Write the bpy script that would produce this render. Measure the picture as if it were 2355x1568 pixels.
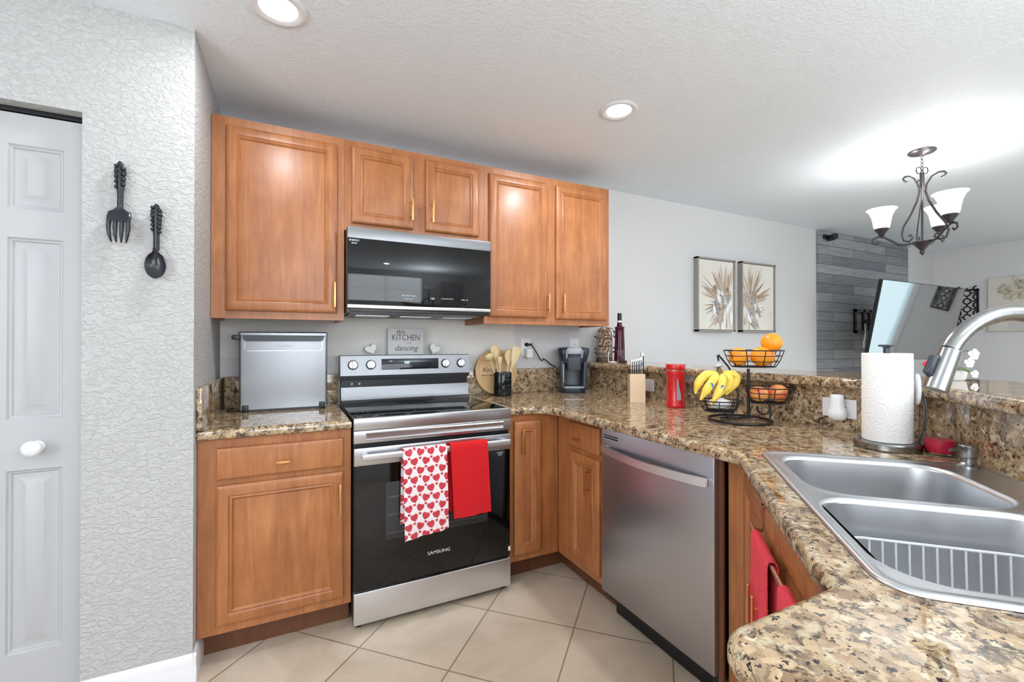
import bpy, bmesh, math, random
from mathutils import Vector, Matrix
random.seed(7)
for o in list(bpy.data.objects): bpy.data.objects.remove(o)
SC = bpy.context.scene; COL = SC.collection
PI = math.pi; sin, cos = math.sin, math.cos
def R(d): return d*PI/180

# ------------------------------------------------------------------ camera
PHI = R(26.448); PITCH = 0.005
CX, CY, CZ = -0.243, -2.707, 1.249
FPX = 1024.4
FWD = Vector((sin(PHI)*cos(PITCH), cos(PHI)*cos(PITCH), sin(PITCH)))
RGT = Vector((cos(PHI), -sin(PHI), 0)); UPV = RGT.cross(FWD)
cam = bpy.data.cameras.new('camera'); camo = bpy.data.objects.new('camera', cam); COL.objects.link(camo)
cam.sensor_width = 36; cam.lens = 36*FPX/2355; cam.clip_start = 0.01; cam.clip_end = 60
m = Matrix((RGT, UPV, -FWD)).transposed().to_4x4(); m.translation = Vector((CX, CY, CZ)); camo.matrix_world = m
SC.camera = camo
def at(u, v, x=None, y=None, z=None, t=None, D=None):
    """a point of the room measured from the photo: its ray meets a known plane of the room"""
    d = FWD + RGT*((u-1177.5)/FPX) + UPV*((784.1-v)/FPX); c = Vector((CX, CY, CZ))
    if x is not None: k = (x-c.x)/d.x
    elif y is not None: k = (y-c.y)/d.y
    elif z is not None: k = (z-c.z)/d.z
    elif t is not None: k = (t-(c.x-c.y))/(d.x-d.y)
    else: k = D
    return c + d*k

# ------------------------------------------------------------------ view, world, lights
SC.view_settings.view_transform = 'Standard'; SC.view_settings.look = 'None'
SC.view_settings.gamma = 1; SC.view_settings.exposure = -0.62
SC.view_settings.use_curve_mapping = False
W = bpy.data.worlds.new('world'); SC.world = W; W.use_nodes = True
W.node_tree.nodes['Background'].inputs[0].default_value = (0.75, 0.87, 1.0, 1)
W.node_tree.nodes['Background'].inputs[1].default_value = 1.6
HC = 2.42
def area(name, loc, rot, sx, sy, power, color=(1,1,1), shape='RECTANGLE', spread=None):
    l = bpy.data.lights.new(name, 'AREA'); l.energy = power; l.color = color; l.shape = shape; l.size = sx; l.size_y = sy
    if spread: l.spread = spread
    o = bpy.data.objects.new(name, l); o.location = loc; o.rotation_euler = rot; COL.objects.link(o); return o
CANS = [(-0.283, -0.955), (1.235, -0.944), (-0.9, -2.9), (0.35, -3.4), (3.4, -3.4), (5.4, -2.6)]
for (x, y) in CANS:
    p = {(1.235, -0.944): 21, (-0.283, -0.955): 12}.get((x, y), 5 if x < 2 else 22)
    area('downlight_lamp', (x, y, HC-0.012), (0,0,0), 0.11, 0.11, p, (.98, .985, 1.0), 'DISK')
UPL = [(-1.9, -2.9), (1.4, -3.7), (5.2, -4.0)]
for (x, y), pw in zip(UPL, (46, 96, 72)): area('added_uplight_fill', (x, y, 1.72), (R(180),0,0), .30, .30, pw, (.93, .97, 1.0), 'DISK')  # added out of view: upward light that brightens the ceiling and fills the room
area('added_rear_fill', (0.4, -4.78, 1.5), (R(90),0,0), 2.2, 1.3, 56, (0.93, 0.965, 1.0))  # fill light from behind the camera, at an added unseen window
area('added_side_fill', (-2.62, -3.2, 1.45), (0,R(-90),0), 1.2, 1.5, 50, (.94, .97, 1.0))  # added fill from the left for peninsula, dishwasher and splash
area('patio_daylight', (7.08, -2.95, 1.15), (0,R(90),0), 2.0, 1.9, 14, (0.9, 0.96, 1.0))

# ------------------------------------------------------------------ node helper
class S:
    """a socket with arithmetic"""
    nt = None
    def __init__(s, v): s.v = v
    @staticmethod
    def m(op, *a, clamp=False):
        n = S.nt.nodes.new('ShaderNodeMath'); n.operation = op; n.use_clamp = clamp
        for i, q in enumerate(a):
            if isinstance(q, S): S.nt.links.new(q.v, n.inputs[i])
            else: n.inputs[i].default_value = q
        return S(n.outputs[0])
    def __add__(s, o): return S.m('ADD', s, o)
    def __sub__(s, o): return S.m('SUBTRACT', s, o)
    def __rsub__(s, o): return S.m('SUBTRACT', o, s)
    def __mul__(s, o): return S.m('MULTIPLY', s, o)
    def lt(s, o): return S.m('LESS_THAN', s, o)
    def gt(s, o): return S.m('GREATER_THAN', s, o)
def newmat(name):
    m = bpy.data.materials.new(name); m.use_nodes = True; nt = m.node_tree; S.nt = nt
    b = nt.nodes['Principled BSDF']; return m, nt, b
def srgb(r, g, b):
    f = lambda c: (c/255/12.92 if c/255 <= .04045 else ((c/255+.055)/1.055)**2.4)
    return (f(r), f(g), f(b), 1)
def coords(nt, kind='Object', scale=(1,1,1), rot=(0,0,0), loc=(0,0,0)):
    t = nt.nodes.new('ShaderNodeTexCoord'); mp = nt.nodes.new('ShaderNodeMapping')
    nt.links.new(t.outputs[kind], mp.inputs[0]); mp.inputs['Scale'].default_value = scale; mp.inputs['Rotation'].default_value = rot
    mp.inputs['Location'].default_value = loc
    return mp.outputs[0]
def noise(nt, vec, scale, detail=2, rough=.5, dist=0):
    n = nt.nodes.new('ShaderNodeTexNoise'); n.inputs['Scale'].default_value = scale; n.inputs['Detail'].default_value = detail
    n.inputs['Roughness'].default_value = rough; n.inputs['Distortion'].default_value = dist
    nt.links.new(vec, n.inputs['Vector']); return n
def voro(nt, vec, scale, feature='F1', rnd=1):
    n = nt.nodes.new('ShaderNodeTexVoronoi'); n.feature = feature; n.inputs['Scale'].default_value = scale
    n.inputs['Randomness'].default_value = rnd; nt.links.new(vec, n.inputs['Vector']); return n
def ramp(nt, fac, stops, interp='LINEAR'):
    r = nt.nodes.new('ShaderNodeValToRGB'); r.color_ramp.interpolation = interp
    while len(r.color_ramp.elements) < len(stops): r.color_ramp.elements.new(.5)
    for e, (p, c) in zip(r.color_ramp.elements, stops): e.position = p; e.color = c
    nt.links.new(fac, r.inputs[0]); return r.outputs[0]
def mix(nt, fac, a, b, mode='MIX'):
    n = nt.nodes.new('ShaderNodeMix'); n.data_type = 'RGBA'; n.blend_type = mode
    for i, q in ((0, fac), (6, a), (7, b)):
        if isinstance(q, S): q = q.v
        if isinstance(q, (int, float, tuple)): n.inputs[i].default_value = q
        else: nt.links.new(q, n.inputs[i])
    return n.outputs[2]
def bump(nt, b, h, strength=.3, dist=.01):
    n = nt.nodes.new('ShaderNodeBump'); n.inputs['Strength'].default_value = strength; n.inputs['Distance'].default_value = dist
    nt.links.new(h.v if isinstance(h, S) else h, n.inputs['Height']); nt.links.new(n.outputs[0], b.inputs['Normal']); return n
def simple(name, col, rough=.5, metal=0, coat=0, spec=.5, emis=None, es=0, trans=0, ior=1.45, alpha=1, sub=0, bumpn=None):
    m, nt, b = newmat(name); b.inputs['Base Color'].default_value = col; b.inputs['Roughness'].default_value = rough
    b.inputs['Metallic'].default_value = metal; b.inputs['Coat Weight'].default_value = coat; b.inputs['Specular IOR Level'].default_value = spec
    b.inputs['Transmission Weight'].default_value = trans; b.inputs['IOR'].default_value = ior
    if emis: b.inputs['Emission Color'].default_value = emis; b.inputs['Emission Strength'].default_value = es
    if bumpn: bump(nt, b, noise(nt, coords(nt), bumpn[0], 3).outputs[0], bumpn[1], .004)
    # a faint mottling so no surface is perfectly flat
    else:
        n = noise(nt, coords(nt), 18, 3); mr = S(n.outputs[0])*.10 + (rough-.05); nt.links.new(S.m('MAXIMUM', mr, .02).v, b.inputs['Roughness'])
    return m

# ------------------------------------------------------------------ materials
def wall_mat(name, col, scale, strength, patches=False, streak=(1,1,1)):
    m, nt, b = newmat(name); v = coords(nt, scale=streak)
    n1 = noise(nt, v, scale, 4, .55, .6); n2 = noise(nt, v, scale*3, 2)
    r = ramp(nt, n1.outputs[0], [(.42, (0,0,0,1)), (.60, (1,1,1,1))])
    h = S(r)*.8 + S(n2.outputs[0])*.25
    bump(nt, b, h, strength, .004)
    b.inputs['Roughness'].default_value = .62
    base = col
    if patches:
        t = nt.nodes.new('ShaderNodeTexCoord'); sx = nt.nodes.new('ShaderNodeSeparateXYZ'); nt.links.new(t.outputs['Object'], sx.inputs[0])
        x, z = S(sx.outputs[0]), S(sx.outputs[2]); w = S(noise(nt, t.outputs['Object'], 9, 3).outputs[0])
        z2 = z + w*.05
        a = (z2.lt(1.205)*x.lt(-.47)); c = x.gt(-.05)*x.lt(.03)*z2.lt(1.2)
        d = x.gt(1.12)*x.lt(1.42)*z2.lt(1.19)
        undercab_lift = z.lt(1.40)*x.lt(1.12)  # older paint zone under the cabinets, colour lifted to offset the shade there
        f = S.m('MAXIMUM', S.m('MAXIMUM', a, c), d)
        base = mix(nt, undercab_lift*(1-f), col, srgb(226, 225, 220))
        nt.links.new(base, b.inputs['Base Color'])
    else: b.inputs['Base Color'].default_value = col
    return m
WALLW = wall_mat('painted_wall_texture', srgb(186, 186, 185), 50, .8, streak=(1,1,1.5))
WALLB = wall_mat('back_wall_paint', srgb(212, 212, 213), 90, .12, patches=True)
WALLG = wall_mat('smooth_wall_paint', srgb(222, 222, 223), 90, .05)
CEILM = wall_mat('ceiling_paint', srgb(235, 243, 250), 60, .28)
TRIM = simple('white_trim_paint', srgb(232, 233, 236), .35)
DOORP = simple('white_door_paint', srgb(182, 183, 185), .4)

def wood_mat(name, light, dark, rough=.40):
    m, nt, b = newmat(name)
    v = coords(nt, scale=(9, 9, 1.1)); n = noise(nt, v, 2.2, 5, .6, 1.2)
    v2 = coords(nt, scale=(60, 60, 3)); n2 = noise(nt, v2, 2, 3, .6)
    v3 = coords(nt); n3 = noise(nt, v3, 5, 3, .6, .5)
    f = S(n.outputs[0])*.5 + S(n2.outputs[0])*.2 + S(n3.outputs[0])*.3
    c = ramp(nt, f.v, [(.32, dark), (.52, tuple((a+b_)/2 for a, b_ in zip(light, dark))), (.68, light)])
    nt.links.new(c, b.inputs['Base Color'])
    b.inputs['Roughness'].default_value = rough; b.inputs['Coat Weight'].default_value = .2; b.inputs['Coat Roughness'].default_value = .27
    bump(nt, b, n2.outputs[0], .03, .002)
    return m
WOOD = wood_mat('maple_cabinet_wood', srgb(184, 122, 74), srgb(138, 79, 39))
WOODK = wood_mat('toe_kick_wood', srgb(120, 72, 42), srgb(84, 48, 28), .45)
BAMBOO = wood_mat('pale_bamboo_wood', srgb(222, 188, 140), srgb(198, 158, 108), .45)
BLOCKW = wood_mat('light_knife_block_wood', srgb(224, 200, 168), srgb(206, 178, 144), .5)
SPOONW = wood_mat('pale_utensil_wood', srgb(236, 216, 170), srgb(220, 194, 142), .5)

def granite():
    m, nt, b = newmat('brown_beige_granite')
    t = nt.nodes.new('ShaderNodeTexCoord'); P = t.outputs['Object']
    nz = noise(nt, P, 9, 3, .6); nz2 = noise(nt, P, 40, 2, .6)
    def warp(amount, base, src):
        a = nt.nodes.new('ShaderNodeVectorMath'); a.operation = 'SUBTRACT'; nt.links.new(src, a.inputs[0]); a.inputs[1].default_value = (.5,.5,.5)
        s = nt.nodes.new('ShaderNodeVectorMath'); s.operation = 'SCALE'; nt.links.new(a.outputs[0], s.inputs[0]); s.inputs['Scale'].default_value = amount
        c = nt.nodes.new('ShaderNodeVectorMath'); nt.links.new(base, c.inputs[0]); nt.links.new(s.outputs[0], c.inputs[1]); return c.outputs[0]
    wp = warp(.035, warp(.05, P, nz.outputs['Color']), nz2.outputs['Color'])
    ve = voro(nt, wp, 44, 'SMOOTH_F1'); vc = voro(nt, wp, 60)
    sep = nt.nodes.new('ShaderNodeSeparateColor'); nt.links.new(vc.outputs['Color'], sep.inputs[0])
    cell = ramp(nt, sep.outputs[0], [(.0, srgb(136, 109, 82)), (.3, srgb(172, 145, 112)), (.55, srgb(194, 169, 134)), (.8, srgb(162, 140, 112)), (1, srgb(208, 192, 163))])
    mot = noise(nt, wp, 55, 5, .72); cell = mix(nt, .85, cell, ramp(nt, mot.outputs[0], [(.30, (.42,.36,.30,1)), (.47, (.95,.93,.9,1)), (.75, (1.22,1.22,1.22,1))]), 'MULTIPLY')
    b1_ = noise(nt, wp, 34, 5, .68, .3); f1 = ramp(nt, b1_.outputs[0], [(.515, (0,0,0,1)), (.555, (1,1,1,1))])
    b2_ = noise(nt, P, 12, 3, .6); b3_ = ramp(nt, b2_.outputs[0], [(.35, (.35,.35,.35,1)), (.6, (1,1,1,1))])
    fine = noise(nt, P, 170, 3, .7); fc = ramp(nt, fine.outputs[0], [(.38, srgb(30, 23, 20)), (.54, srgb(80, 58, 42)), (.68, srgb(140, 112, 82))])
    c1 = mix(nt, S(f1)*S(b3_), cell, fc)
    spk = noise(nt, P, 95, 3, .65); sf = ramp(nt, spk.outputs[0], [(.585, (0,0,0,1)), (.625, (1,1,1,1))])
    c2 = mix(nt, sf, c1, srgb(38, 30, 27))
    lt = noise(nt, P, 24, 4, .6, .4); lf = ramp(nt, lt.outputs[0], [(.57, (0,0,0,1)), (.66, (.75,.75,.75,1))])
    c3 = mix(nt, lf, c2, srgb(200, 183, 152))
    nt.links.new(c3, b.inputs['Base Color']); b.inputs['Roughness'].default_value = .03; b.inputs['IOR'].default_value = 1.75
    return m
GRAN = granite()

def tile():
    m, nt, b = newmat('beige_floor_tile'); T = .407
    v = coords(nt, rot=(0,0,R(-45)), loc=(.1389, .1559, 0))
    br = nt.nodes.new('ShaderNodeTexBrick'); br.offset = 0; br.squash = 1; nt.links.new(v, br.inputs['Vector'])
    br.inputs['Scale'].default_value = 1; br.inputs['Brick Width'].default_value = T; br.inputs['Row Height'].default_value = T
    br.inputs['Mortar Size'].default_value = .0035; br.inputs['Mortar Smooth'].default_value = .3; br.inputs['Bias'].default_value = 0
    br.inputs['Color1'].default_value = srgb(200, 186, 168); br.inputs['Color2'].default_value = srgb(192, 176, 156)
    br.inputs['Mortar'].default_value = srgb(140, 122, 102)
    t = nt.nodes.new('ShaderNodeTexCoord'); n = noise(nt, t.outputs['Object'], 3.2, 5, .6, .8)
    f = ramp(nt, n.outputs[0], [(.3, (.80,.76,.70,1)), (.6, (1.04,1.03,1.02,1))])
    nt.links.new(mix(nt, 1.0, br.outputs['Color'], f, 'MULTIPLY'), b.inputs['Base Color'])
    b.inputs['Roughness'].default_value = .34
    bump(nt, b, (1-S(br.outputs['Fac']))*1.0, .5, .003)
    return m
TILE = tile()

def steel(name, col, rough, axis=(1,1,140), strength=.02):
    m, nt, b = newmat(name); b.inputs['Metallic'].default_value = 1; b.inputs['Base Color'].default_value = col
    v = coords(nt, scale=axis); n = noise(nt, v, 3, 3, .6)
    nt.links.new((S(n.outputs[0])*.16+(rough-.08)).v, b.inputs['Roughness']); bump(nt, b, n.outputs[0], strength, .001)
    b.inputs['Anisotropic'].default_value = .5
    return m
STEEL = steel('brushed_stainless_steel', srgb(192, 193, 196), .30)
STEELV = steel('brushed_stainless_upright_grain', srgb(222, 223, 227), .38, (140,140,1))
STEELD = steel('smudged_dark_stainless', srgb(186, 187, 194), .33, (1,1,90))
SINKM = steel('satin_sink_steel', srgb(204, 206, 209), .32, (9,9,9), .0)
STEELP = steel('control_panel_stainless', srgb(138, 139, 142), .36)
STEELI = steel('ice_maker_stainless', srgb(150, 152, 156), .36, (140,140,1))
NICKEL = steel('brushed_nickel', srgb(150, 150, 149), .25, (60,60,4), .01)
CHROME = simple('polished_chrome', srgb(210, 212, 216), .12, 1)
BRASS = simple('satin_brass', srgb(212, 160, 104), .3, 1)
IRON = simple('dark_bronze_iron', srgb(74, 70, 72), .38, .7)
BLACKW = simple('black_wire_coating', srgb(24, 22, 24), .4)
BLKGLASS = simple('black_glass', srgb(8, 9, 11), .04, spec=.6)
TVG = simple('glossy_television_screen', srgb(26, 27, 30), .05, spec=1.0, ior=2.6)
OVENWIN = simple('oven_window_glass', srgb(44, 45, 50), .06, spec=.6)
DISPM = simple('control_glass', srgb(16, 24, 34), .06)
BLKPL = simple('black_plastic', srgb(22, 23, 26), .32)
DKPL = simple('dark_grey_plastic', srgb(52, 58, 66), .3)
SLATE = simple('slate_grey_gloss_plastic', srgb(36, 46, 58), .16)
GREYPL = simple('light_grey_plastic', srgb(150, 154, 160), .3)
WHPL = simple('white_plastic', srgb(238, 238, 240), .32)
WHCOAT = simple('white_wire_coating', srgb(222, 223, 222), .4)
CERAM = simple('white_heart_ceramic', srgb(228, 227, 224), .5)
REDM = simple('red_enamel', srgb(196, 22, 28), .28, coat=.4)
REDT = simple('red_terry_cloth', srgb(206, 20, 28), .95, bumpn=(420, .9))
CORALT = simple('coral_terry_cloth', srgb(226, 66, 78), .95, bumpn=(380, .9))
CLEAR = simple('clear_glass', (1,1,1,1), .02, trans=1, ior=1.2)
GREYW = simple('clear_grey_window', srgb(180, 182, 190), .1, trans=.4)
WINE = simple('dark_red_wine_bottle', srgb(74, 8, 34), .08, trans=.25, ior=1.4)
WAX = simple('pink_candle_wax', srgb(196, 26, 62), .35)
INK = simple('black_ink', srgb(36, 36, 40), .6)
INKG = simple('grey_ink', srgb(92, 92, 96), .6)
WHINK = simple('white_print', srgb(225, 228, 232), .5)
CREAM = simple('cream_canvas', srgb(226, 222, 212), .8)
PETAL = simple('white_orchid_petal', srgb(240, 236, 240), .5)
REDPET = simple('red_orchid_petal', srgb(205, 30, 50), .5)
GREEN = simple('green_stem', srgb(86, 108, 60), .5)
FRMT = simple('silver_taupe_frame', srgb(150, 144, 138), .4, .2)
BLKCER = simple('glossy_black_iron', srgb(24, 26, 34), .25, coat=.3)
LCD = simple('lit_clock_digits', srgb(190, 225, 255), .5, emis=(.6,.85,1,1), es=4)
LEDM = simple('lit_downlight_lens', (1,1,1,1), .5, emis=(1,.99,.97,1), es=9)
SHADE = simple('lit_frosted_glass_shade', (1,1,1,1), .4, emis=(1,.985,.96,1), es=1.5)
BLINDG = simple('daylit_patio_glass', srgb(200, 225, 235), .1, emis=(.50,.74,.80,1), es=1.5)
FILLGL = simple('added_window_glow', srgb(210, 228, 240), .1, emis=(.85,.93,1,1), es=2.0)  # glowing panes of the added rear and side windows
PAINTD = simple('espresso_door_paint', srgb(60, 50, 46), .4)
FRIDGE = simple('dark_fridge_steel', srgb(70, 72, 76), .3, .8)

def papertowel():
    m, nt, b = newmat('embossed_paper_towel'); b.inputs['Base Color'].default_value = srgb(244, 243, 240); b.inputs['Roughness'].default_value = .95
    v = voro(nt, coords(nt), 24); h = S.m('SINE', S(v.outputs['Distance'])*30.0); bump(nt, b, h, .22, .002)
    return m
PAPER = papertowel()
def barnwood():
    m, nt, b = newmat('weathered_grey_barnwood')
    t = coords(nt, rot=(R(90),0,0)); br = nt.nodes.new('ShaderNodeTexBrick'); nt.links.new(t, br.inputs['Vector'])
    br.offset = .37; br.offset_frequency = 2; br.squash = 1; br.inputs['Scale'].default_value = 1
    br.inputs['Brick Width'].default_value = 1.05; br.inputs['Row Height'].default_value = .0985; br.inputs['Mortar Size'].default_value = .0025
    br.inputs['Color1'].default_value = srgb(116, 119, 124); br.inputs['Color2'].default_value = srgb(156, 158, 160); br.inputs['Mortar'].default_value = srgb(60, 62, 66)
    n = noise(nt, coords(nt, scale=(2, 2, 26)), 2.2, 5, .65, .6); f = ramp(nt, n.outputs[0], [(.3, (.72,.73,.76,1)), (.65, (1.12,1.12,1.12,1))])
    nt.links.new(mix(nt, 1.0, br.outputs['Color'], f, 'MULTIPLY'), b.inputs['Base Color']); b.inputs['Roughness'].default_value = .7
    bump(nt, b, n.outputs[0], .3, .004); return m
BARN = barnwood()
def hearts_cloth():
    m, nt, b = newmat('white_cloth_with_red_hearts'); b.inputs['Roughness'].default_value = .9
    t = nt.nodes.new('ShaderNodeTexCoord'); sx = nt.nodes.new('ShaderNodeSeparateXYZ'); nt.links.new(t.outputs['Object'], sx.inputs[0])
    X, Z = S(sx.outputs[0]), S(sx.outputs[2])
    def layer(p, q, r, ox, oz, tilt):
        zz = S.m('DIVIDE', Z+oz+10, q); row = S.m('FLOOR', zz); fz = (zz-row-.5)*q
        par = S.m('MODULO', row, 2.0)
        xx = S.m('DIVIDE', X+ox+10+par*(p/2), p); colm = S.m('FLOOR', xx); fx = (xx-colm-.5)*p
        sgn = S.m('MODULO', row+colm, 2.0)*2.0-1
        a = sgn*tilt
        ca, sa = S.m('COSINE', a), S.m('SINE', a)
        x = S.m('DIVIDE', fx*ca - fz*sa, r); y = S.m('DIVIDE', fx*sa + fz*ca, r)
        k = x*x+y*y-1
        return (k*k*k - x*x*y*y*y).lt(0)
    big = layer(.050, .041, .0150, 0, 0, .28); sm = layer(.050, .041, .0056, .025, -.0165, -.3)
    f = S.m('MAXIMUM', big, sm)
    n = noise(nt, t.outputs['Object'], 160, 2); red = ramp(nt, n.outputs[0], [(.3, srgb(176, 34, 48)), (.7, srgb(206, 72, 84))])
    nt.links.new(mix(nt, f, srgb(236, 228, 228), red), b.inputs['Base Color']); return m
HEARTS = hearts_cloth()
def fruit(name, c1, c2, scale, c3=None):
    m, nt, b = newmat(name); n = noise(nt, coords(nt), scale, 3, .6)
    nt.links.new(ramp(nt, n.outputs[0], [(.35, c1), (.62, c2)] + ([(.75, c3)] if c3 else [])), b.inputs['Base Color']); b.inputs['Roughness'].default_value = .38
    b.inputs['Subsurface Weight'].default_value = .05
    n2 = noise(nt, coords(nt), 220, 2); bump(nt, b, n2.outputs[0], .15, .002); return m
ORANGE = fruit('orange_peel', srgb(240, 138, 12), srgb(250, 160, 30), 12)
APPLE = fruit('red_yellow_apple_skin', srgb(226, 92, 62), srgb(240, 176, 92), 14, srgb(232, 200, 96))
BANANA = fruit('banana_peel', srgb(232, 196, 70), srgb(244, 214, 96), 16)
CORK = fruit('cork_bark', srgb(140, 104, 76), srgb(214, 190, 160), 60)
CORKR = fruit('wine_stained_cork', srgb(120, 60, 56), srgb(196, 160, 134), 60)
def painting(seed, wash):
    m, nt, b = newmat('painted_canvas_%d' % seed); b.inputs['Roughness'].default_value = .75
    v = coords(nt, loc=(seed, 0, seed*1.7)); n = noise(nt, v, 2.5, 4, .5, .4)
    nt.links.new(ramp(nt, n.outputs[0], [(.35, srgb(232, 230, 222)), (.6, wash), (.8, srgb(196, 188, 180))]), b.inputs['Base Color']); return m
CANV = painting(3, srgb(222, 216, 206))
BR1 = simple('taupe_brush_paint', srgb(150, 124, 106), .8); BR2 = simple('light_taupe_brush_paint', srgb(196, 178, 160), .8)
BR3 = simple('grey_brush_paint', srgb(160, 160, 162), .8); BR4 = simple('white_brush_paint', srgb(240, 240, 238), .8)
BR5 = simple('tan_brush_paint', srgb(174, 150, 124), .8)

# ------------------------------------------------------------------ mesh builder
class MB:
    def __init__(s, M=None): s.v = []; s.f = []; s.M = M or Matrix(); s.stack = []
    def add(s, vs, fs):
        k = len(s.v); s.v += [tuple(s.M @ Vector(p)) for p in vs]; s.f += [tuple(i+k for i in f) for f in fs]; return s
    def box(s, x0, x1, y0, y1, z0, z1, b=0):
        if x0 > x1: x0, x1 = x1, x0
        if y0 > y1: y0, y1 = y1, y0
        if z0 > z1: z0, z1 = z1, z0
        if b:
            bm = bmesh.new(); bmesh.ops.create_cube(bm, size=1)
            for v in bm.verts: v.co = Vector(((x0+x1)/2+v.co.x*(x1-x0), (y0+y1)/2+v.co.y*(y1-y0), (z0+z1)/2+v.co.z*(z1-z0)))
            bmesh.ops.bevel(bm, geom=bm.edges[:], offset=min(b, .45*min(x1-x0, y1-y0, z1-z0)), segments=3, affect='EDGES', profile=.5)
            bm.verts.index_update(); s.add([v.co[:] for v in bm.verts], [[v.index for v in f.verts] for f in bm.faces]); bm.free(); return s
        return s.add([(x0,y0,z0),(x1,y0,z0),(x1,y1,z0),(x0,y1,z0),(x0,y0,z1),(x1,y0,z1),(x1,y1,z1),(x0,y1,z1)],
                     [(0,3,2,1),(4,5,6,7),(0,1,5,4),(1,2,6,5),(2,3,7,6),(3,0,4,7)])
    def loft(s, loops, closed=True, cap0=True, cap1=True):
        n = len(loops[0]); vs = [p for l in loops for p in l]; fs = []
        for i in range(len(loops)-1):
            for j in range(n if closed else n-1):
                a = i*n+j; b_ = i*n+(j+1) % n; fs.append((a, b_, b_+n, a+n))
        if cap0: fs.append(tuple(range(n))[::-1])
        if cap1: fs.append(tuple(range((len(loops)-1)*n, len(loops)*n)))
        return s.add(vs, fs)
    def lathe(s, prof, seg=32, c=(0,0,0), cap0=True, cap1=True, sx=1, sy=1, a0=0):
        return s.loft([[(c[0]+r*sx*cos(a0+2*PI*k/seg), c[1]+r*sy*sin(a0+2*PI*k/seg), c[2]+z) for k in range(seg)] for r, z in prof], True, cap0, cap1)
    def cyl(s, p0, p1, r0, r1=None, seg=16):
        return s.tube([p0, p1], r0 if r1 is None else [r0, r1], seg)
    def tube(s, pts, r, seg=8, closed=False, flat=None, up=None):
        pts = [Vector(p) for p in pts]; n = len(pts); rs = r if isinstance(r, (list, tuple)) else [r]*n
        loops = []; prev = None
        for i, p in enumerate(pts):
            a = pts[(i-1) % n] if (closed or i > 0) else p; b_ = pts[(i+1) % n] if (closed or i < n-1) else p
            t = (b_-a)
            if t.length < 1e-9: t = Vector((0,0,1))
            t.normalize()
            if prev is None:
                u = Vector(up) if up else (Vector((0,0,1)) if abs(t.z) < .9 else Vector((1,0,0)))
            else: u = prev
            u = u - t*u.dot(t)
            if u.length < 1e-6: u = Vector((1,0,0)) - t*t.x
            u.normalize(); prev = u; w = t.cross(u); k = flat or 1
            loops.append([tuple(p + u*(rs[i]*cos(2*PI*j/seg)) + w*(rs[i]*k*sin(2*PI*j/seg))) for j in range(seg)])
        if closed: loops.append(loops[0]); return s.loft(loops, True, False, False)
        return s.loft(loops)
    def prism(s, poly, h0, h1, plane='xy'):
        f = {'xy': lambda a, b_, h: (a, b_, h), 'xz': lambda a, b_, h: (a, h, b_), 'yz': lambda a, b_, h: (h, a, b_)}[plane]
        return s.loft([[f(a, b_, h0) for a, b_ in poly], [f(a, b_, h1) for a, b_ in poly]])
    def ball(s, c, r, seg=20, rings=12, sx=1, sy=1, sz=1):
        prof = [(max(1e-5, sin(PI*i/rings)), -cos(PI*i/rings)) for i in range(rings+1)]
        return s.loft([[(c[0]+r*sx*a*cos(2*PI*k/seg), c[1]+r*sy*a*sin(2*PI*k/seg), c[2]+r*sz*z) for k in range(seg)] for a, z in prof])
    def grid(s, pts, thick=None):
        """pts: rows of points; makes a sheet, with thickness when given"""
        n, m_ = len(pts), len(pts[0]); V = [[Vector(p) for p in r] for r in pts]
        def idx(k, i, j): return k*n*m_+i*m_+j
        vs = [tuple(p) for r in V for p in r]; fs = [(i*m_+j, i*m_+j+1, (i+1)*m_+j+1, (i+1)*m_+j) for i in range(n-1) for j in range(m_-1)]
        if thick:
            nv = []
            for i in range(n):
                for j in range(m_):
                    a = V[min(i+1, n-1)][j]-V[max(i-1, 0)][j]; b_ = V[i][min(j+1, m_-1)]-V[i][max(j-1, 0)][0:3] if False else V[i][min(j+1, m_-1)]-V[i][max(j-1, 0)]
                    c = a.cross(b_); c.normalize() if c.length else None; nv.append(tuple(V[i][j]+c*thick))
            N = n*m_; vs += nv; fs += [tuple(reversed([q+N for q in f])) for f in fs]
            bd = [(0, j) for j in range(m_)]+[(i, m_-1) for i in range(1, n)]+[(n-1, j) for j in range(m_-2, -1, -1)]+[(i, 0) for i in range(n-2, 0, -1)]
            for q in range(len(bd)):
                a, b_ = bd[q], bd[(q+1) % len(bd)]; ia, ib = a[0]*m_+a[1], b_[0]*m_+b_[1]; fs.append((ia, ia+N, ib+N, ib))
        return s.add(vs, fs)
def link(name, mb, mat, parent=None, smooth=35, Mw=None):
    me = bpy.data.meshes.new(name); me.from_pydata(mb.v, [], mb.f); bm = bmesh.new(); bm.from_mesh(me)
    bmesh.ops.recalc_face_normals(bm, faces=bm.faces); bm.to_mesh(me); bm.free()
    me.materials.append(mat)
    if smooth is None: me.shade_flat()
    else: me.shade_smooth(); me.set_sharp_from_angle(angle=R(smooth))
    o = bpy.data.objects.new(name, me); COL.objects.link(o)
    if parent: o.parent = parent
    return o
def tag(o, label=None, cat=None, group=None, kind=None):
    if label: o['label'] = label
    if cat: o['category'] = cat
    if group: o['group'] = group
    if kind: o['kind'] = kind
    return o
def empty(name, loc, rz, label, cat, group=None):
    o = bpy.data.objects.new(name, None); o.empty_display_size = .05; COL.objects.link(o); o.location = loc; o.rotation_euler = (0,0,rz)
    return tag(o, label, cat, group)
def inv(loc, rz): return (Matrix.Translation(Vector(loc)) @ Matrix.Rotation(rz, 4, 'Z')).inverted()
def solo(name, mb, mat, loc, rz, label, cat, group=None, smooth=35):
    """one-mesh thing: mb is in local coordinates of loc/rz"""
    o = link(name, mb, mat, None, smooth); o.location = loc; o.rotation_euler = (0,0,rz); return tag(o, label, cat, group)
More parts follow.
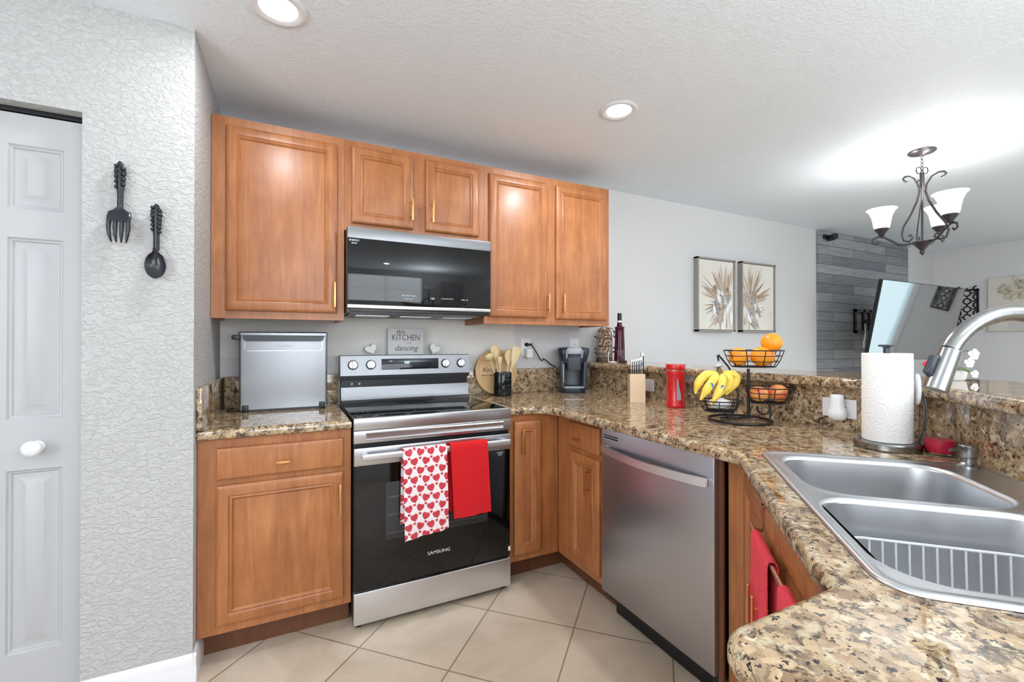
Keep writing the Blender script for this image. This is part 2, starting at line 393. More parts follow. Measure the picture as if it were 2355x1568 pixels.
def struct(name, mb, mat, parent=None, smooth=35):
    o = link(name, mb, mat, parent, smooth)
    if not parent: o['kind'] = 'structure'
    return o
def text(name, body, size, mat, parent, M, depth=.0006, align='CENTER', sx=1, shear=0):
    c = bpy.data.curves.new('lettering', 'FONT'); c.body = body; c.size = size; c.extrude = depth; c.align_x = align; c.align_y = 'CENTER'; c.resolution_u = 3; c.shear = shear
    t = bpy.data.objects.new('lettering', c); me = bpy.data.meshes.new_from_object(t); bpy.data.objects.remove(t)
    me.transform(M @ Matrix.Diagonal((sx, 1, 1, 1))); me.materials.append(mat); me.name = name
    o = bpy.data.objects.new(name, me); COL.objects.link(o); o.parent = parent; return o
def facing(x, y, z, extra=None):
    """lettering that faces local -y, upright"""
    M = Matrix.Translation((x, y, z)) @ Matrix.Rotation(R(90), 4, 'X'); return M @ extra if extra else M
def copytree(o, parent=None):
    c = o.copy(); COL.objects.link(c); c.parent = parent
    for ch in [q for q in bpy.data.objects if q.parent == o]: copytree(ch, c)
    return c
def rrect(cx, cy, w, h, r, n=6):
    out = []
    for (sx, sy, a) in ((1,1,0), (-1,1,90), (-1,-1,180), (1,-1,270)):
        for k in range(n+1):
            q = R(a+90*k/n); out.append((cx+sx*(w/2-r)+r*cos(q), cy+sy*(h/2-r)+r*sin(q)))
    return out
def arc(cx, cz, r, a0, a1, n=12): return [(cx+r*cos(R(a0+(a1-a0)*k/n)), cz+r*sin(R(a0+(a1-a0)*k/n))) for k in range(n+1)]
def offset_poly(P, d):
    """inset a CCW polygon by d"""
    n = len(P); out = []
    for i in range(n):
        a, b_, c = Vector(P[i-1]), Vector(P[i]), Vector(P[(i+1) % n])
        e1 = (b_-a).normalized(); e2 = (c-b_).normalized(); n1 = Vector((-e1.y, e1.x)); n2 = Vector((-e2.y, e2.x))
        q = n1+n2; q = q*(2/ max(q.length_squared, .3)) if q.length_squared > 1e-9 else n1
        out.append((b_.x+q.x*d/1, b_.y+q.y*d/1) if True else None)
    return out
def fillet(P, rad):
    """round the corners of a polygon; rad: dict index->radius"""
    n = len(P); out = []
    for i in range(n):
        b_ = Vector(P[i]); r = rad.get(i, 0)
        if not r: out.append(tuple(b_)); continue
        a = (Vector(P[i-1])-b_).normalized(); c = (Vector(P[(i+1) % n])-b_).normalized()
        ang = a.angle(c)/2; L = r/math.tan(ang); ctr = b_+(a+c).normalized()*(r/sin(ang))
        p0 = b_+a*L; p1 = b_+c*L; a0 = math.atan2(p0.y-ctr.y, p0.x-ctr.x); a1 = math.atan2(p1.y-ctr.y, p1.x-ctr.x)
        d = (a1-a0+PI) % (2*PI)-PI
        for k in range(9): q = a0+d*k/8; out.append((ctr.x+r*cos(q), ctr.y+r*sin(q)))
    return out
def slab(P, z0, z1, nose=True, holes=()):
    """a stone slab with a rounded nose all round, optionally with holes"""
    h = z1-z0; mb = MB(); bm = bmesh.new()
    prof = [(.019, z1), (.0145, z1), (.007, z1-.0025), (.002, z1-.008), (0, z1-.016), (0, z0+.012), (.004, z0+.004), (.012, z0)] if nose else [(.002, z1), (0, z1-.002), (0, z0)]
    rings = []
    for d, z in prof: rings.append([bm.verts.new((x, y, z)) for x, y in offset_poly(P, d)])
    n = len(P)
    for i in range(len(rings)-1):
        for j in range(n): bm.faces.new((rings[i][j], rings[i][(j+1) % n], rings[i+1][(j+1) % n], rings[i+1][j]))
    for ring, z in ((rings[0], z1), (rings[-1], z0)):
        ed = [bm.edges.get((ring[j], ring[(j+1) % n])) for j in range(n)]
        for H in holes:
            hv = [bm.verts.new((x, y, z)) for x, y in H]; ed += [bm.edges.new((hv[j], hv[(j+1) % len(hv)])) for j in range(len(hv))]
        bmesh.ops.triangle_fill(bm, edges=ed, use_beauty=True)
    bm.verts.index_update(); mb.add([v.co[:] for v in bm.verts], [[v.index for v in f.verts] for f in bm.faces]); bm.free()
    for H in holes:
        k = len(H); mb.loft([[(x, y, z0) for x, y in H], [(x, y, z1) for x, y in H]], True, False, False)
    return mb

# ================================================================== SETTING
XL, YL = -.565, -.695; XF = 7.16; XB = 1.72; T0 = 3.69
struct('floor', MB().box(-2.7, XF+.1, -5.0, .1, -.06, 0), TILE)
struct('ceiling', MB().box(-2.7, 2.27, -5.0, .1, HC, HC+.08), CEILM)
struct('ceiling_dining', MB().box(2.27, XF+.1, -5.0, .1, HC-.0018, HC+.08), CEILM)
struct('wall_back', MB().box(XL-.1, XF+.1, 0, .1, 0, HC), WALLB)
struct('wall_return', MB().box(XL-.12, XL, YL+.12, 0, 0, HC), WALLW)
dx0, dx1, dz = -1.905, -.881, 2.038
w = MB(); w.box(dx1, XL, YL, YL+.12, 0, HC); w.box(-2.7, dx0, YL, YL+.12, 0, HC); w.box(dx0, dx1, YL, YL+.12, dz, HC)
struct('wall_left', w, WALLW, smooth=None)
struct('wall_pantry', MB().box(-2.7, XL-.12, YL+.5, YL+.52, 0, HC), WALLG)
w = MB(); w.box(-2.8, -2.7, -2.4, YL, 0, HC); w.box(-2.8, -2.7, -5.0, -4.0, 0, HC); w.box(-2.8, -2.7, -4.0, -2.4, 0, .85); w.box(-2.8, -2.7, -4.0, -2.4, 2.1, HC)
struct('wall_far_left', w, WALLG)
w3 = struct('added_window_3', MB().box(-2.77, -2.76, -4.0, -2.4, .85, 2.1), FILLGL)  # unseen window, added to light the peninsula side
f = MB(); f.box(-2.71, -2.66, -4.04, -3.96, .8, 2.15); f.box(-2.71, -2.66, -2.44, -2.36, .8, 2.15); f.box(-2.71, -2.66, -4.04, -2.36, 2.07, 2.15); f.box(-2.71, -2.66, -4.04, -2.36, .8, .88); f.box(-2.71, -2.67, -3.22, -3.18, .8, 2.15)
link('added_window_frame', f, TRIM, w3)
w = MB(); w.box(-2.7, -.7, -5.0, -4.9, 0, HC); w.box(1.5, XF, -5.0, -4.9, 0, HC); w.box(-.7, 1.5, -5.0, -4.9, 2.15, HC); w.box(-.7, 1.5, -5.0, -4.9, 0, .85)
struct('wall_rear', w, WALLG)
w = MB(); w.box(XF, XF+.1, -1.95, 0, 0, HC); w.box(XF, XF+.1, -5.0, -3.95, 0, HC); w.box(XF, XF+.1, -3.95, -1.95, 2.15, HC)
struct('wall_right', w, WALLG)
win = struct('added_window_1', MB().box(-.7, 1.5, -4.97, -4.96, .85, 2.15), FILLGL)  # unseen rear window, added to brighten the kitchen
f = MB(); f.box(-.74, -.66, -4.95, -4.9, .8, 2.2); f.box(1.46, 1.54, -4.95, -4.9, .8, 2.2); f.box(-.74, 1.54, -4.95, -4.9, 2.12, 2.2); f.box(-.74, 1.54, -4.95, -4.9, .8, .88); f.box(.37, .43, -4.95, -4.9, .8, 2.2); f.box(-.74, 1.54, -4.95, -4.91, 1.47, 1.51)
link('added_window_frame', f, TRIM, win)
pd = struct('window_2', MB().box(XF+.05, XF+.06, -3.95, -1.95, .02, 2.15), BLINDG)
f = MB()
for a, b_ in ((-3.98, -3.9), (-2.98, -2.92), (-2.0, -1.92)): f.box(XF-.01, XF+.04, a, b_, 0, 2.2)
f.box(XF-.01, XF+.04, -3.98, -1.92, 2.1, 2.2)
link('door_frame', f, TRIM, pd)
f = MB()
for k in range(12): y = -3.85+k*.082; f.M = Matrix.Translation((XF-.03, y, 0)) @ Matrix.Rotation(R(55), 4, 'Z'); f.box(-.04, .04, -.001, .001, .05, 2.1)
link('vertical_blinds', f, WHPL, pd)

# pantry door: two folding leaves with moulded panels
def leaf(mb, x0, x1, z0, z1, y, panels):
    th = .03
    mb.box(x0, x1, y+.014, y+th, z0, z1)
    sw = panels[0][0]-x0
    mb.box(x0, panels[0][0], y, y+.015, z0, z1); mb.box(panels[0][1], x1, y, y+.015, z0, z1)
    zs = [z0]+[q for p in panels for q in (p[2], p[3])]+[z1]
    for i in range(0, len(zs), 2): mb.box(panels[0][0], panels[0][1], y, y+.015, zs[i], zs[i+1])
    for a, b_, c, d in panels:
        def ring(i, h): return [(a+i, y+h, c+i), (b_-i, y+h, c+i), (b_-i, y+h, d-i), (a+i, y+h, d-i)]
        mb.loft([ring(0, 0), ring(.005, .006), ring(.009, .007), ring(.014, .013), ring(.022, .013), ring(.046, .003), ring(.048, .002)], True, False, True)
YD = -.64
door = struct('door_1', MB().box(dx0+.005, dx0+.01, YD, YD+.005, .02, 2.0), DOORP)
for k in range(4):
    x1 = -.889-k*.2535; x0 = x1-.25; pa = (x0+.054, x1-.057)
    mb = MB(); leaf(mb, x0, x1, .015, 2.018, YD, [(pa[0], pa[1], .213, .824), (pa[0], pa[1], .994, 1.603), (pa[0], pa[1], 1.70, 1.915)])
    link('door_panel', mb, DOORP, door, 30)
mb = MB(Matrix.Translation((-1.008, YD, .90)) @ Matrix.Rotation(R(90), 4, 'X'))
mb.lathe([(.0001,0), (.020,0), (.020,.004), (.011,.008), (.009,.02), (.013,.028), (.023,.034), (.0265,.042), (.024,.051), (.014,.057), (.0001,.059)], 28, cap0=False, cap1=False)
link('door_knob', mb, TRIM, door, 60)
link('door_track', MB().box(dx0, dx1, YD-.004, YD+.03, 2.022, dz), BLKPL, door)

# baseboard under the left wall, turning the corner
def bboard(mb, x0, x1, y0, out):
    P = [(0,0), (-.014,0), (-.014,.055), (-.011,.066), (-.012,.074), (-.008,.086), (-.0065,.092), (-.003,.098), (0,.1)]
    mb.loft([[(x0, y0+a*out, z) for a, z in P], [(x1, y0+a*out, z) for a, z in P]])
mb = MB(); bboard(mb, dx1, XL+.012, YL, 1)
mb2 = MB(Matrix.Translation((XL, YL, 0)) @ Matrix.Rotation(R(90), 4, 'Z')); bboard(mb2, -.012, .14, 0, 1); mb.v, k = mb.v+mb2.v, len(mb.v); mb.f += [tuple(i+k for i in f) for f in mb2.f]
struct('baseboard_left', mb, TRIM)
mb = MB(); bboard(mb, XB+.12, 4.6, 0, 1); bboard(mb, 6.46, XF, 0, 1)
struct('baseboard_back', mb, TRIM)
# half wall carrying the raised bar
struct('wall_half', MB().prism([(XB, -.002), (XB+.12, -.002), (XB+.12, -1.93), (.84, -3.02+.0), (.67, -3.02), (XB, -1.97)][::-1], 0, 1.075), WALLG)
# doors seen only as reflections across the room
d2 = struct('door_2', MB().box(2.2, 3.05, -4.9, -4.86, 0, 2.05), DOORP)
mb = MB()
for a in (2.3, 2.68):
    for c, d in ((.2, .8), (1.0, 1.6), (1.7, 1.95)): mb.box(a, a+.27, -4.865, -4.85, c, d, .006)
link('door_panel', mb, DOORP, d2)

# ================================================================== CABINETS
def panel_front(mb, x0, x1, z0, z1, y=-.02, drawer=False):
    """cabinet door: mitred frame with beaded recess, front face at y"""
    def ring(i, h): return [(x0+i, y+h, z0+i), (x1-i, y+h, z0+i), (x1-i, y+h, z1-i), (x0+i, y+h, z1-i)]
    if drawer: L = [ring(0, .019), ring(0, .007), ring(.003, .003), ring(.008, .0006), ring(.012, 0)]
    else:
        L = [ring(0, .019), ring(0, .008), ring(.003, .004), ring(.009, .001), ring(.012, 0), ring(.040, 0), ring(.042, .003), ring(.045, .0045), ring(.049, .002), ring(.052, .0015), ring(.056, .006), ring(.060, .0095), ring(.064, .0088)]
    mb.loft(L, True, True, True)
def bar_pull(parent, x, z, length, vertical=True, y=-.02, yo=.030):
    mb = MB(); h = length/2; yo = y-yo
    if vertical:
        mb.box(x-.0055, x+.0055, yo-.004, yo+.004, z-h, z+h, .002)
        for s in (-1, 1): mb.cyl((x, y, z+s*h*.62), (x, yo, z+s*h*.62), .0042, seg=10)
    else:
        mb.box(x-h, x+h, yo-.004, yo+.004, z-.005, z+.005, .002); mb.cyl((x, y, z), (x, yo, z), .005, seg=10)
    o = link('handle', mb, BRASS, parent); o['label'] = 'satin brass bar handle'; return o
def cabinet(name, loc, rz, w, depth, z0, z1, label, doors=(), drawers=(), toe=0, cat='cabinet', tx=(0, 0), group=None):
    t = empty(name, loc, rz, label, cat, group)
    mb = MB()
    if toe: mb.box(0, w, .02, depth, z0, z1)
    else: mb.box(0, .018, 0.02, depth, z0, z1); mb.box(w-.018, w, .02, depth, z0, z1); mb.box(.018, w-.018, .02, depth, z0+.022, z1)
    link('body', mb, WOOD, t)
    op = sorted([(a, b_) for a, b_, c, d in doors]); mb = MB(); holes = [(a+.012, b_-.012, c+.012, d-.012) for a, b_, c, d in list(doors)+list(drawers)]
    mb.box(0, w, 0, .0205, z0, z1); link('face_frame', mb, WOOD, t)
    ds = []
    for a, b_, c, d in doors: mb = MB(); panel_front(mb, a, b_, c, d); ds.append(link('door', mb, WOOD, t, 25))
    rs = []
    for a, b_, c, d in drawers: mb = MB(); panel_front(mb, a, b_, c, d, drawer=True); rs.append(link('drawer', mb, WOOD, t, 25))
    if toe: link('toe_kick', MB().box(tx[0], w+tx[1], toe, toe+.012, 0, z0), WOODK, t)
    return t, ds, rs
x0 = XL+.002
_, d, _ = cabinet('upper_cabinet', (x0, -.318, 0), 0, -.001-x0, .318, 1.363, 2.282, 'wide single-door wooden wall cabinet over the steel ice maker, leftmost on the wall', [(-.506-x0, -.035-x0, 1.398, 2.241)])
bar_pull(d[0], -.048-x0, 1.487, .125)
_, d, _ = cabinet('upper_cabinet', (.0, -.318, 0), 0, .762, .318, 1.822, 2.282, 'short two-door wooden wall cabinet right above the microwave', [(.033, .346, 1.860, 2.249), (.414, .727, 1.860, 2.251)])
bar_pull(d[0], .335, 1.961, .126); bar_pull(d[1], .447, 1.963, .126)
_, d, _ = cabinet('upper_cabinet', (.763, -.318, 0), 0, .909, .318, 1.363, 2.282, 'tall two-door wooden wall cabinet over the coffee maker, right end of the row', [(.031, .420, 1.404, 2.243), (.485, .881, 1.400, 2.242)])
bar_pull(d[0], .415, 1.493, .126); bar_pull(d[1], .526, 1.496, .126)
_, d, r = cabinet('base_cabinet', (x0, -.63, 0), 0, -.003-x0, .625, .11, .873, 'wooden base cabinet with one drawer and one large door, left of the range', [(-.500-x0, -.034-x0, .145, .692)], [(-.500-x0, -.035-x0, .715, .838)], toe=.075)
bar_pull(d[0], -.05-x0, .583, .13); bar_pull(r[0], -.268-x0, .767, .052, False)
_, d, _ = cabinet('base_cabinet', (.765, -.63, 0), 0, .306, .62, .11, .873, 'wooden corner base cabinet with one narrow tall door, right of the range', [(.032, .194, .144, .841)], toe=.075, tx=(0, .078))
bar_pull(d[0], .072, .741, .13)
_, d, r = cabinet('base_cabinet', (1.073, -.632, 0), R(-90), .428, .6, .11, .873, 'narrow wooden base cabinet with small drawer over door, left of the dishwasher', [(.130, .378, .145, .693)], [(.130, .378, .717, .846)], toe=.075, tx=(.078*-1, 0))
bar_pull(d[0], .313, .585, .135); bar_pull(r[0], .23, .770, .05, False)
# corner sink cabinet on the diagonal
SL = .871; SA = R(-135); sloc = (1.073, -1.760, 0)
t = empty('sink_cabinet', sloc, SA, 'diagonal wooden sink base cabinet under the corner sink, coral towels on its door', 'cabinet')
mb = MB(); mb.box(0, SL, 0, .02, .11, .87); mb.box(0, .018, .02, .4, .11, .69); mb.box(SL-.018, SL, .02, .4, .11, .69); mb.box(0, SL, .02, .4, .11, .13); link('body', mb, WOOD, t)
fm = MB(Matrix.Rotation(R(135), 4, 'Z')); fm.box(-.001, .02, 0.0, .068, .11, .873); link('filler_strip', fm, WOOD, t)
mb = MB(); panel_front(mb, .04, SL/2-.003, .145, .842); sd1 = link('door', mb, WOOD, t, 25)
mb = MB(); panel_front(mb, SL/2+.003, SL-.04, .145, .842); sd2 = link('door', mb, WOOD, t, 25)
bar_pull(sd1, SL/2-.028, .60, .15, yo=.046); bar_pull(sd2, SL/2+.028, .60, .15, yo=.046)
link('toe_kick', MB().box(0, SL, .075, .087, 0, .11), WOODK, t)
t = empty('base_cabinet', (.222, -2.377, 0), 0, 'plain end wooden base cabinet under the near end of the counter', 'cabinet')
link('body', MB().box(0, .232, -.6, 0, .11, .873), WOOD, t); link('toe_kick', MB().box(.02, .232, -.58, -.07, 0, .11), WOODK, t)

# ================================================================== COUNTERS
ZT, ZB = .914, .874
solo('countertop', slab([(XL+.001, -.656), (-.003, -.656), (-.003, -.001), (XL+.001, -.001)], ZB, ZT), GRAN, (0,0,0), 0, 'small speckled beige granite countertop left of the range', 'countertop')
e = .7071
def st(s, t_): return (e*(t_+s), e*(s-t_))      # sink axes: s along the diagonal front, t towards the bar
sc_s, sc_t = -.946, 2.291
hole = [st(a, b_) for a, b_ in rrect(sc_s, sc_t, .80, .50, .05)]
P = [(.765, -.001), (.765, -.656), (.98, -.656), (.98, -1.795), (.43, -2.345), (.193, -2.345), (.193, -2.99), (.694, -2.99), (1.714, -1.971), (1.714, -.001)]
P = fillet(P, {2: .10, 3: .05, 4: .012, 5: .045})
solo('countertop', slab(P, ZB, ZT, holes=[hole]), GRAN, (0,0,0), 0, 'large speckled beige granite countertop turning past the dishwasher and round the sink', 'countertop')
def splash(mb, label): return solo('backsplash', mb, GRAN, (0,0,0), 0, label, 'backsplash')
splash(MB().box(XL+.021, -.003, -.021, -.001, ZT, 1.077, .003), 'brown granite backsplash strip behind the steel ice maker')
splash(MB().box(XL+.001, XL+.02, -.656, -.001, ZT, 1.077, .003), 'short granite backsplash strip against the left side wall of the niche')
splash(MB().box(.765, 1.689, -.021, -.001, ZT, 1.077, .003), 'brown granite backsplash strip behind crock and coffee maker')
splash(MB().prism([(1.69, -.001), (1.716, -.001), (1.716, -1.972), (1.69, -1.959)][::-1], ZT, 1.074), 'long brown granite backsplash under the raised bar, behind fruit and canister')
splash(MB().prism([(1.69, -1.961), (1.716, -1.974), (.702, -2.988), (.66, -2.988)][::-1], ZT, 1.074), 'diagonal brown granite backsplash behind the corner sink')
BP = [(1.64, -.001), (1.64, -1.945), (.598, -2.987), (1.16, -2.987), (2.04, -2.107), (2.04, -.001)]
bar = slab(fillet(BP, {0: .0, 1: .03}), 1.076, 1.116)
solo('bar_top', bar, GRAN, (0,0,0), 0, 'raised granite bar ledge behind the counter and sink', 'bar top')

# ================================================================== SINK
sinkloc = (*st(sc_s, sc_t), .914); SR = R(45)    # local x = s axis, local y = -t axis
t = empty('kitchen_sink', sinkloc, SR, 'double-bowl stainless steel sink set diagonally in the granite corner', 'sink')
WS, HS = .826, .530
b1 = rrect(.197, -.034+.0, .350, .386, .085, 8); b2 = rrect(-.191, -.030, .368, .400, .085, 8)
# local y = -t: rear deck lies at negative y
b1 = [(x, -(y+.0)) for x, y in rrect(.197, -.034, .350, .386, .085, 8)][::-1]; b2 = [(x, -y) for x, y in rrect(-.191, -.040, .368, .400, .085, 8)][::-1]
bm = bmesh.new(); outer = rrect(0, 0, WS, HS, .055, 8); oi = offset_poly(outer, .010)
def loopv(P_, z): return [bm.verts.new((x, y, z)) for x, y in P_]
r0 = loopv(outer, .001); r1 = loopv(offset_poly(outer, .002), .005); r2 = loopv(offset_poly(outer, .008), .007); r2b = loopv(offset_poly(outer, .016), .0035); r3 = loopv(offset_poly(outer, .022), .003)
def bridge(a, b_):
    for j in range(len(a)): bm.faces.new((a[j], a[(j+1) % len(a)], b_[(j+1) % len(a)], b_[j]))
for a, b_ in ((r0, r1), (r1, r2), (r2, r2b), (r2b, r3)): bridge(a, b_)
ed = [bm.edges.get((r3[j], r3[(j+1) % len(r3)])) for j in range(len(r3))]
bowls = []
for B in (b1, b2):
    k = loopv(offset_poly(B, -.012), .003); ed += [bm.edges.new((k[j], k[(j+1) % len(k)])) for j in range(len(k))]; bowls.append((B, k))
bmesh.ops.triangle_fill(bm, edges=ed, use_beauty=True)
for B, k in bowls:
    l1 = loopv(offset_poly(B, -.006), .0045); l2 = loopv(B, .003); l3 = loopv(offset_poly(B, .004), -.006); bridge(k, l1); bridge(l1, l2); bridge(l2, l3)
bm.verts.index_update(); mb = MB(); mb.add([v.co[:] for v in bm.verts], [[v.index for v in f.verts] for f in bm.faces]); bm.free()
link('sink_deck', mb, SINKM, t, 60)
for B, nm, (dx, dy) in ((b1, 'far sink bowl', (.197, .034)), (b2, 'near sink bowl', (-.191, .040))):
    mb = MB(); L = [[(x, y, z) for x, y in offset_poly(B, d_)] for d_, z in ((.004, -.006), (.010, -.06), (.018, -.15), (.024, -.172), (.036, -.184), (.055, -.19))]
    mb.loft(L, True, False, True); o = link('bowl', mb, SINKM, t, 60); o['label'] = nm
    mb = MB(); mb.lathe([(.055, 0), (.057, .003), (.050, .004), (.042, -.003), (.03, -.004), (.0001, -.002)], 28, (dx, dy, -.188), False, False); link('drain', mb, CHROME, o)
# faucet
F0 = Vector((*st(sc_s-.0, 2.500), .917)); az = math.atan2(.482, -.876)
t = empty('kitchen_faucet', F0, az, 'brushed nickel gooseneck faucet arching over the corner sink', 'faucet')
zz = F0.z
mb = MB(); mb.lathe([(.027, 0), (.027, .006), (.022, .012), (.020, .075), (.017, .082)], 28); link('base', mb, NICKEL, t)
pts = [(0,0,.06), (0,0,.15), (0,0,.21), (0,0,1.176-zz)]+[(.13-.13*cos(R(a)), 0, 1.176-zz+.13*sin(R(a))) for a in range(8, 160, 8)]
mb = MB(); mb.tube(pts, .0148, 20); link('spout', mb, NICKEL, t, 60)
ex = Vector(pts[-1]); dv = Vector((sin(R(21)), 0, -cos(R(21))))
mb = MB(); mb.tube([ex-dv*.0, ex+dv*.001, ex+dv*.05, ex+dv*.082], [.0168, .0178, .0190, .0200], 24); hd = link('spray_head', mb, NICKEL, t, 40)
mb = MB(); n_ = Vector((cos(R(21)), 0, sin(R(21)))); mb.tube([ex+dv*.022+n_*.017, ex+dv*.024+n_*.023, ex+dv*.056+n_*.024, ex+dv*.058+n_*.018], [.006, .0075, .0075, .006], 12); link('spray_button', mb, DKPL, hd)
mb = MB(); mb.cyl((0, 0, .05), (0, .05, .062), .013, .011); mb.cyl((0, .048, .062), (.0, .12, .10), .006, .0045); link('lever', mb, NICKEL, t)
# soap dispenser
q = at(2228, 1073, z=.917)
t = empty('soap_dispenser', q, -PHI, 'brushed nickel soap pump on the sink deck', 'soap dispenser')
mb = MB(); mb.lathe([(.025, 0), (.025, .004), (.019, .008), (.016, .012), (.016, .024)], 28); link('base', mb, NICKEL, t)
mb = MB(); mb.lathe([(.012, .02), (.0185, .026), (.0195, .028), (.0195, .056), (.018, .058)], 28); link('pump_head', mb, NICKEL, t)
mb = MB(); mb.tube([(-.01, 0, .05), (-.045, -.006, .049), (-.062, -.01, .046)], [.0055, .0048, .0035], 10); link('nozzle', mb, NICKEL, t)
# wire dish rack in the near bowl
t = empty('wire_dish_rack', (*st(-.946-.191, 2.291-.040), .735), SR, 'white coated wire rack standing in the near sink bowl', 'rack')
hx, hy = .140, .150
mb = MB(); mb.tube([(x, y, .118) for x, y in rrect(0, 0, 2*hx, 2*hy, .03, 5)], .0028, 8, True); link('top_rail', mb, WHCOAT, t)
mb = MB()
for k in range(13):
    y = -.132+k*.022
    for s in (-1, 1): mb.tube([(s*hx, y, .118), (s*(hx-.004), y, .010), (s*(hx-.02), y, .0)], .0019, 6)
    mb.tube([(-hx+.02, y, 0), (hx-.02, y, 0)], .0019, 6)
for k in range(12):
    x = -.12+k*.0218
    for s in (-1, 1): mb.tube([(x, s*hy, .118), (x, s*(hy-.004), .010), (x, s*(hy-.02), .0)], .0019, 6)
o = link('side_wires', mb, WHCOAT, t)
mb = MB(); mb.tube([(x, y, .003) for x, y in rrect(0, 0, 2*hx-.02, 2*hy-.02, .03, 5)], .0024, 8, True); link('bottom_rail', mb, WHCOAT, t)

# ================================================================== RANGE
RW = .762
t = empty('electric_range', (0,0,0), 0, 'stainless steel freestanding electric range with black oven door, two towels on its handle', 'range')
link('body', MB().box(.004, .758, -.652, -.012, .03, .900), BLKPL, t)
g = link('cooktop', MB().box(.006, .756, -.662, -.085, .900, .918, .002), BLKGLASS, t)
for (x, y, r) in ((.2, -.50, .115), (.56, -.50, .09), (.2, -.24, .08), (.56, -.24, .10)): mb = MB(); mb.lathe([(r, 0), (r, .0003), (r-.002, .0003), (r-.002, 0)], 48, (x, y, .9182), False, False); link('burner_ring', mb, INKG, g)
mb = MB(); mb.box(.003, .759, -.679, -.655, .868, .9215, .003); mb.box(.003, .759, -.679, -.655, .812, .8665, .002)
fr = link('front_rail', mb, STEEL, t)
mb = MB(); L = [(.053, .719, .823, .857), (.056, .716, .826, .854), (.060, .712, .830, .850)]
mb.loft([[(a, -.679-h, c), (b_, -.679-h, c), (b_, -.679-h, d), (a, -.679-h, d)] for (a, b_, c, d), h in zip(L, (0, .003, .0015))], True, False, True)
link('rail_moulding', mb, STEEL, fr)
dr = link('oven_door', MB().box(.006, .756, -.677, -.654, .174, .793, .003), BLKGLASS, t)
link('window', MB().box(.138, .632, -.6785, -.676, .372, .628, .001), OVENWIN, dr)
mb = MB()
for z in (.40, .48, .56): mb.box(.15, .62, -.6795, -.678, z, z+.0025)
link('oven_rack', mb, INKG, dr)
link('door_band', MB().box(.004, .758, -.681, -.660, .714, .792, .003), STEEL, dr)
mb = MB(); mb.box(.030, .732, -.738, -.722, .748, .776, .005)
for x in (.045, .717): mb.box(x-.012, x+.012, -.728, -.68, .750, .772, .003)
oh = link('handle', mb, STEELV, dr)
text('emblem', 'SAMSUNG', .021, WHINK, dr, facing(.384, -.6772, .272), sx=1.15)
text('sticker_print', 'ENERGY\nguide', .009, WHINK, dr, facing(.70, -.6772, .695))
link('sticker', MB().box(.745, .757, -.6785, -.6765, .20, .222), WHPL, dr)
link('storage_drawer', MB().box(.004, .758, -.680, -.655, .026, .163, .003), STEELV, t)
for x in (.03, .732):
    for y in (-.63, -.08): mb = MB(); mb.lathe([(.016, 0), (.018, .004), (.018, .012), (.009, .014), (.009, .032)], 16, (x, y, .0)); link('foot', mb, BLKPL, t)
mb = MB(); pr = [(-.012, .918), (-.112, .918), (-.104, .926), (-.094, .932), (-.085, .955), (-.079, 1.002), (-.012, 1.002)]; mb.prism(pr, .008, .754, 'yz'); link('back_panel', mb, STEELP, t, 25)
link('vent_strip', MB().box(.010, .752, -.070, -.012, 1.000, 1.040), BLKPL, t)
mb = MB(); pr = [(-.012, 1.040), (-.074, 1.040), (-.100, 1.068), (-.086, 1.178), (-.082, 1.1805), (-.012, 1.1805)]; mb.prism(pr, .003, .759, 'yz'); cp = link('control_panel', mb, STEELP, t, 20)
TI = math.atan2(.014, .110)
def cpm(x, z): return Matrix.Translation((x, -.100+(z-1.068)*.127, z)) @ Matrix.Rotation(-TI, 4, 'X')
link('display', MB(cpm(.392, 1.128)).box(-.168, .168, -.0015, .002, -.031, .031, .001), DISPM, cp)
text('clock', '9:53', .018, LCD, cp, cpm(.37, 1.136) @ facing(0, -.0022, 0))
text('display_print', '▪ ▪ ▪ ▪', .008, WHINK, cp, cpm(.39, 1.112) @ facing(0, -.0022, 0))
for x in (.069, .165, .604, .703):
    mb = MB(cpm(x, 1.127) @ Matrix.Rotation(R(90), 4, 'X')); mb.lathe([(.0275, -.001), (.0275, .004), (.026, .006)], 28); kb = link('knob_ring', mb, BLKPL, cp)
    mb = MB(cpm(x, 1.127) @ Matrix.Rotation(R(90), 4, 'X')); mb.lathe([(.024, .005), (.0235, .012), (.021, .015)], 28); mb.box(-.0065, .0065, -.023, .023, .012, .030, .003); o = link('knob', mb, STEELV, cp)
for x in (.06, .10): link('indicator', MB().box(x, x+.012, -.0715, -.069, 1.014, 1.026), GREYPL, t)
# towels over the handle
def towel(name, x0, x1, ztop, front, back, mat, label, skew=0, wav=.004, seed=1, th=.004, bend=.0):
    rnd = random.Random(seed); n = 22; rows = []
    yb, yf = -.7165, -.7445
    path = [(yb+.001, ztop-back*(1-k/10)) for k in range(11)]+[(yb-.002, ztop+.004), (-.730, ztop+.007), (yf+.002, ztop+.004)]+[(yf-.001, ztop-front*k/16) for k in range(17)]
    for i, (y, z) in enumerate(path):
        row = []; isf = i > 12; k = max(0, (i-14)/16) if isf else max(0, (10-i)/10)
        for j in range(n+1):
            f_ = j/n; x = x0+(x1-x0)*f_ + (skew*k if isf else -.004*k)
            yy = y-(wav*k*(.6+sin(f_*9+seed)) if isf else -.0)
            zz_ = z-(bend*(1-f_)*k if isf else 0)
            row.append((x, yy, zz_+.0015*sin(f_*21)*k))
        rows.append(row)
    mb = MB(); mb.grid(rows, th); return solo(name, mb, mat, (0,0,0), 0, label, 'towel', smooth=60)
tl = at(927, 1030, y=-.748); tr = at(1028, 1027, y=-.748)
towel('dish_towel', tl.x, tr.x, .776, .372, .33, HEARTS, 'white dish towel with red hearts hanging on the oven handle', skew=.008, bend=.022)
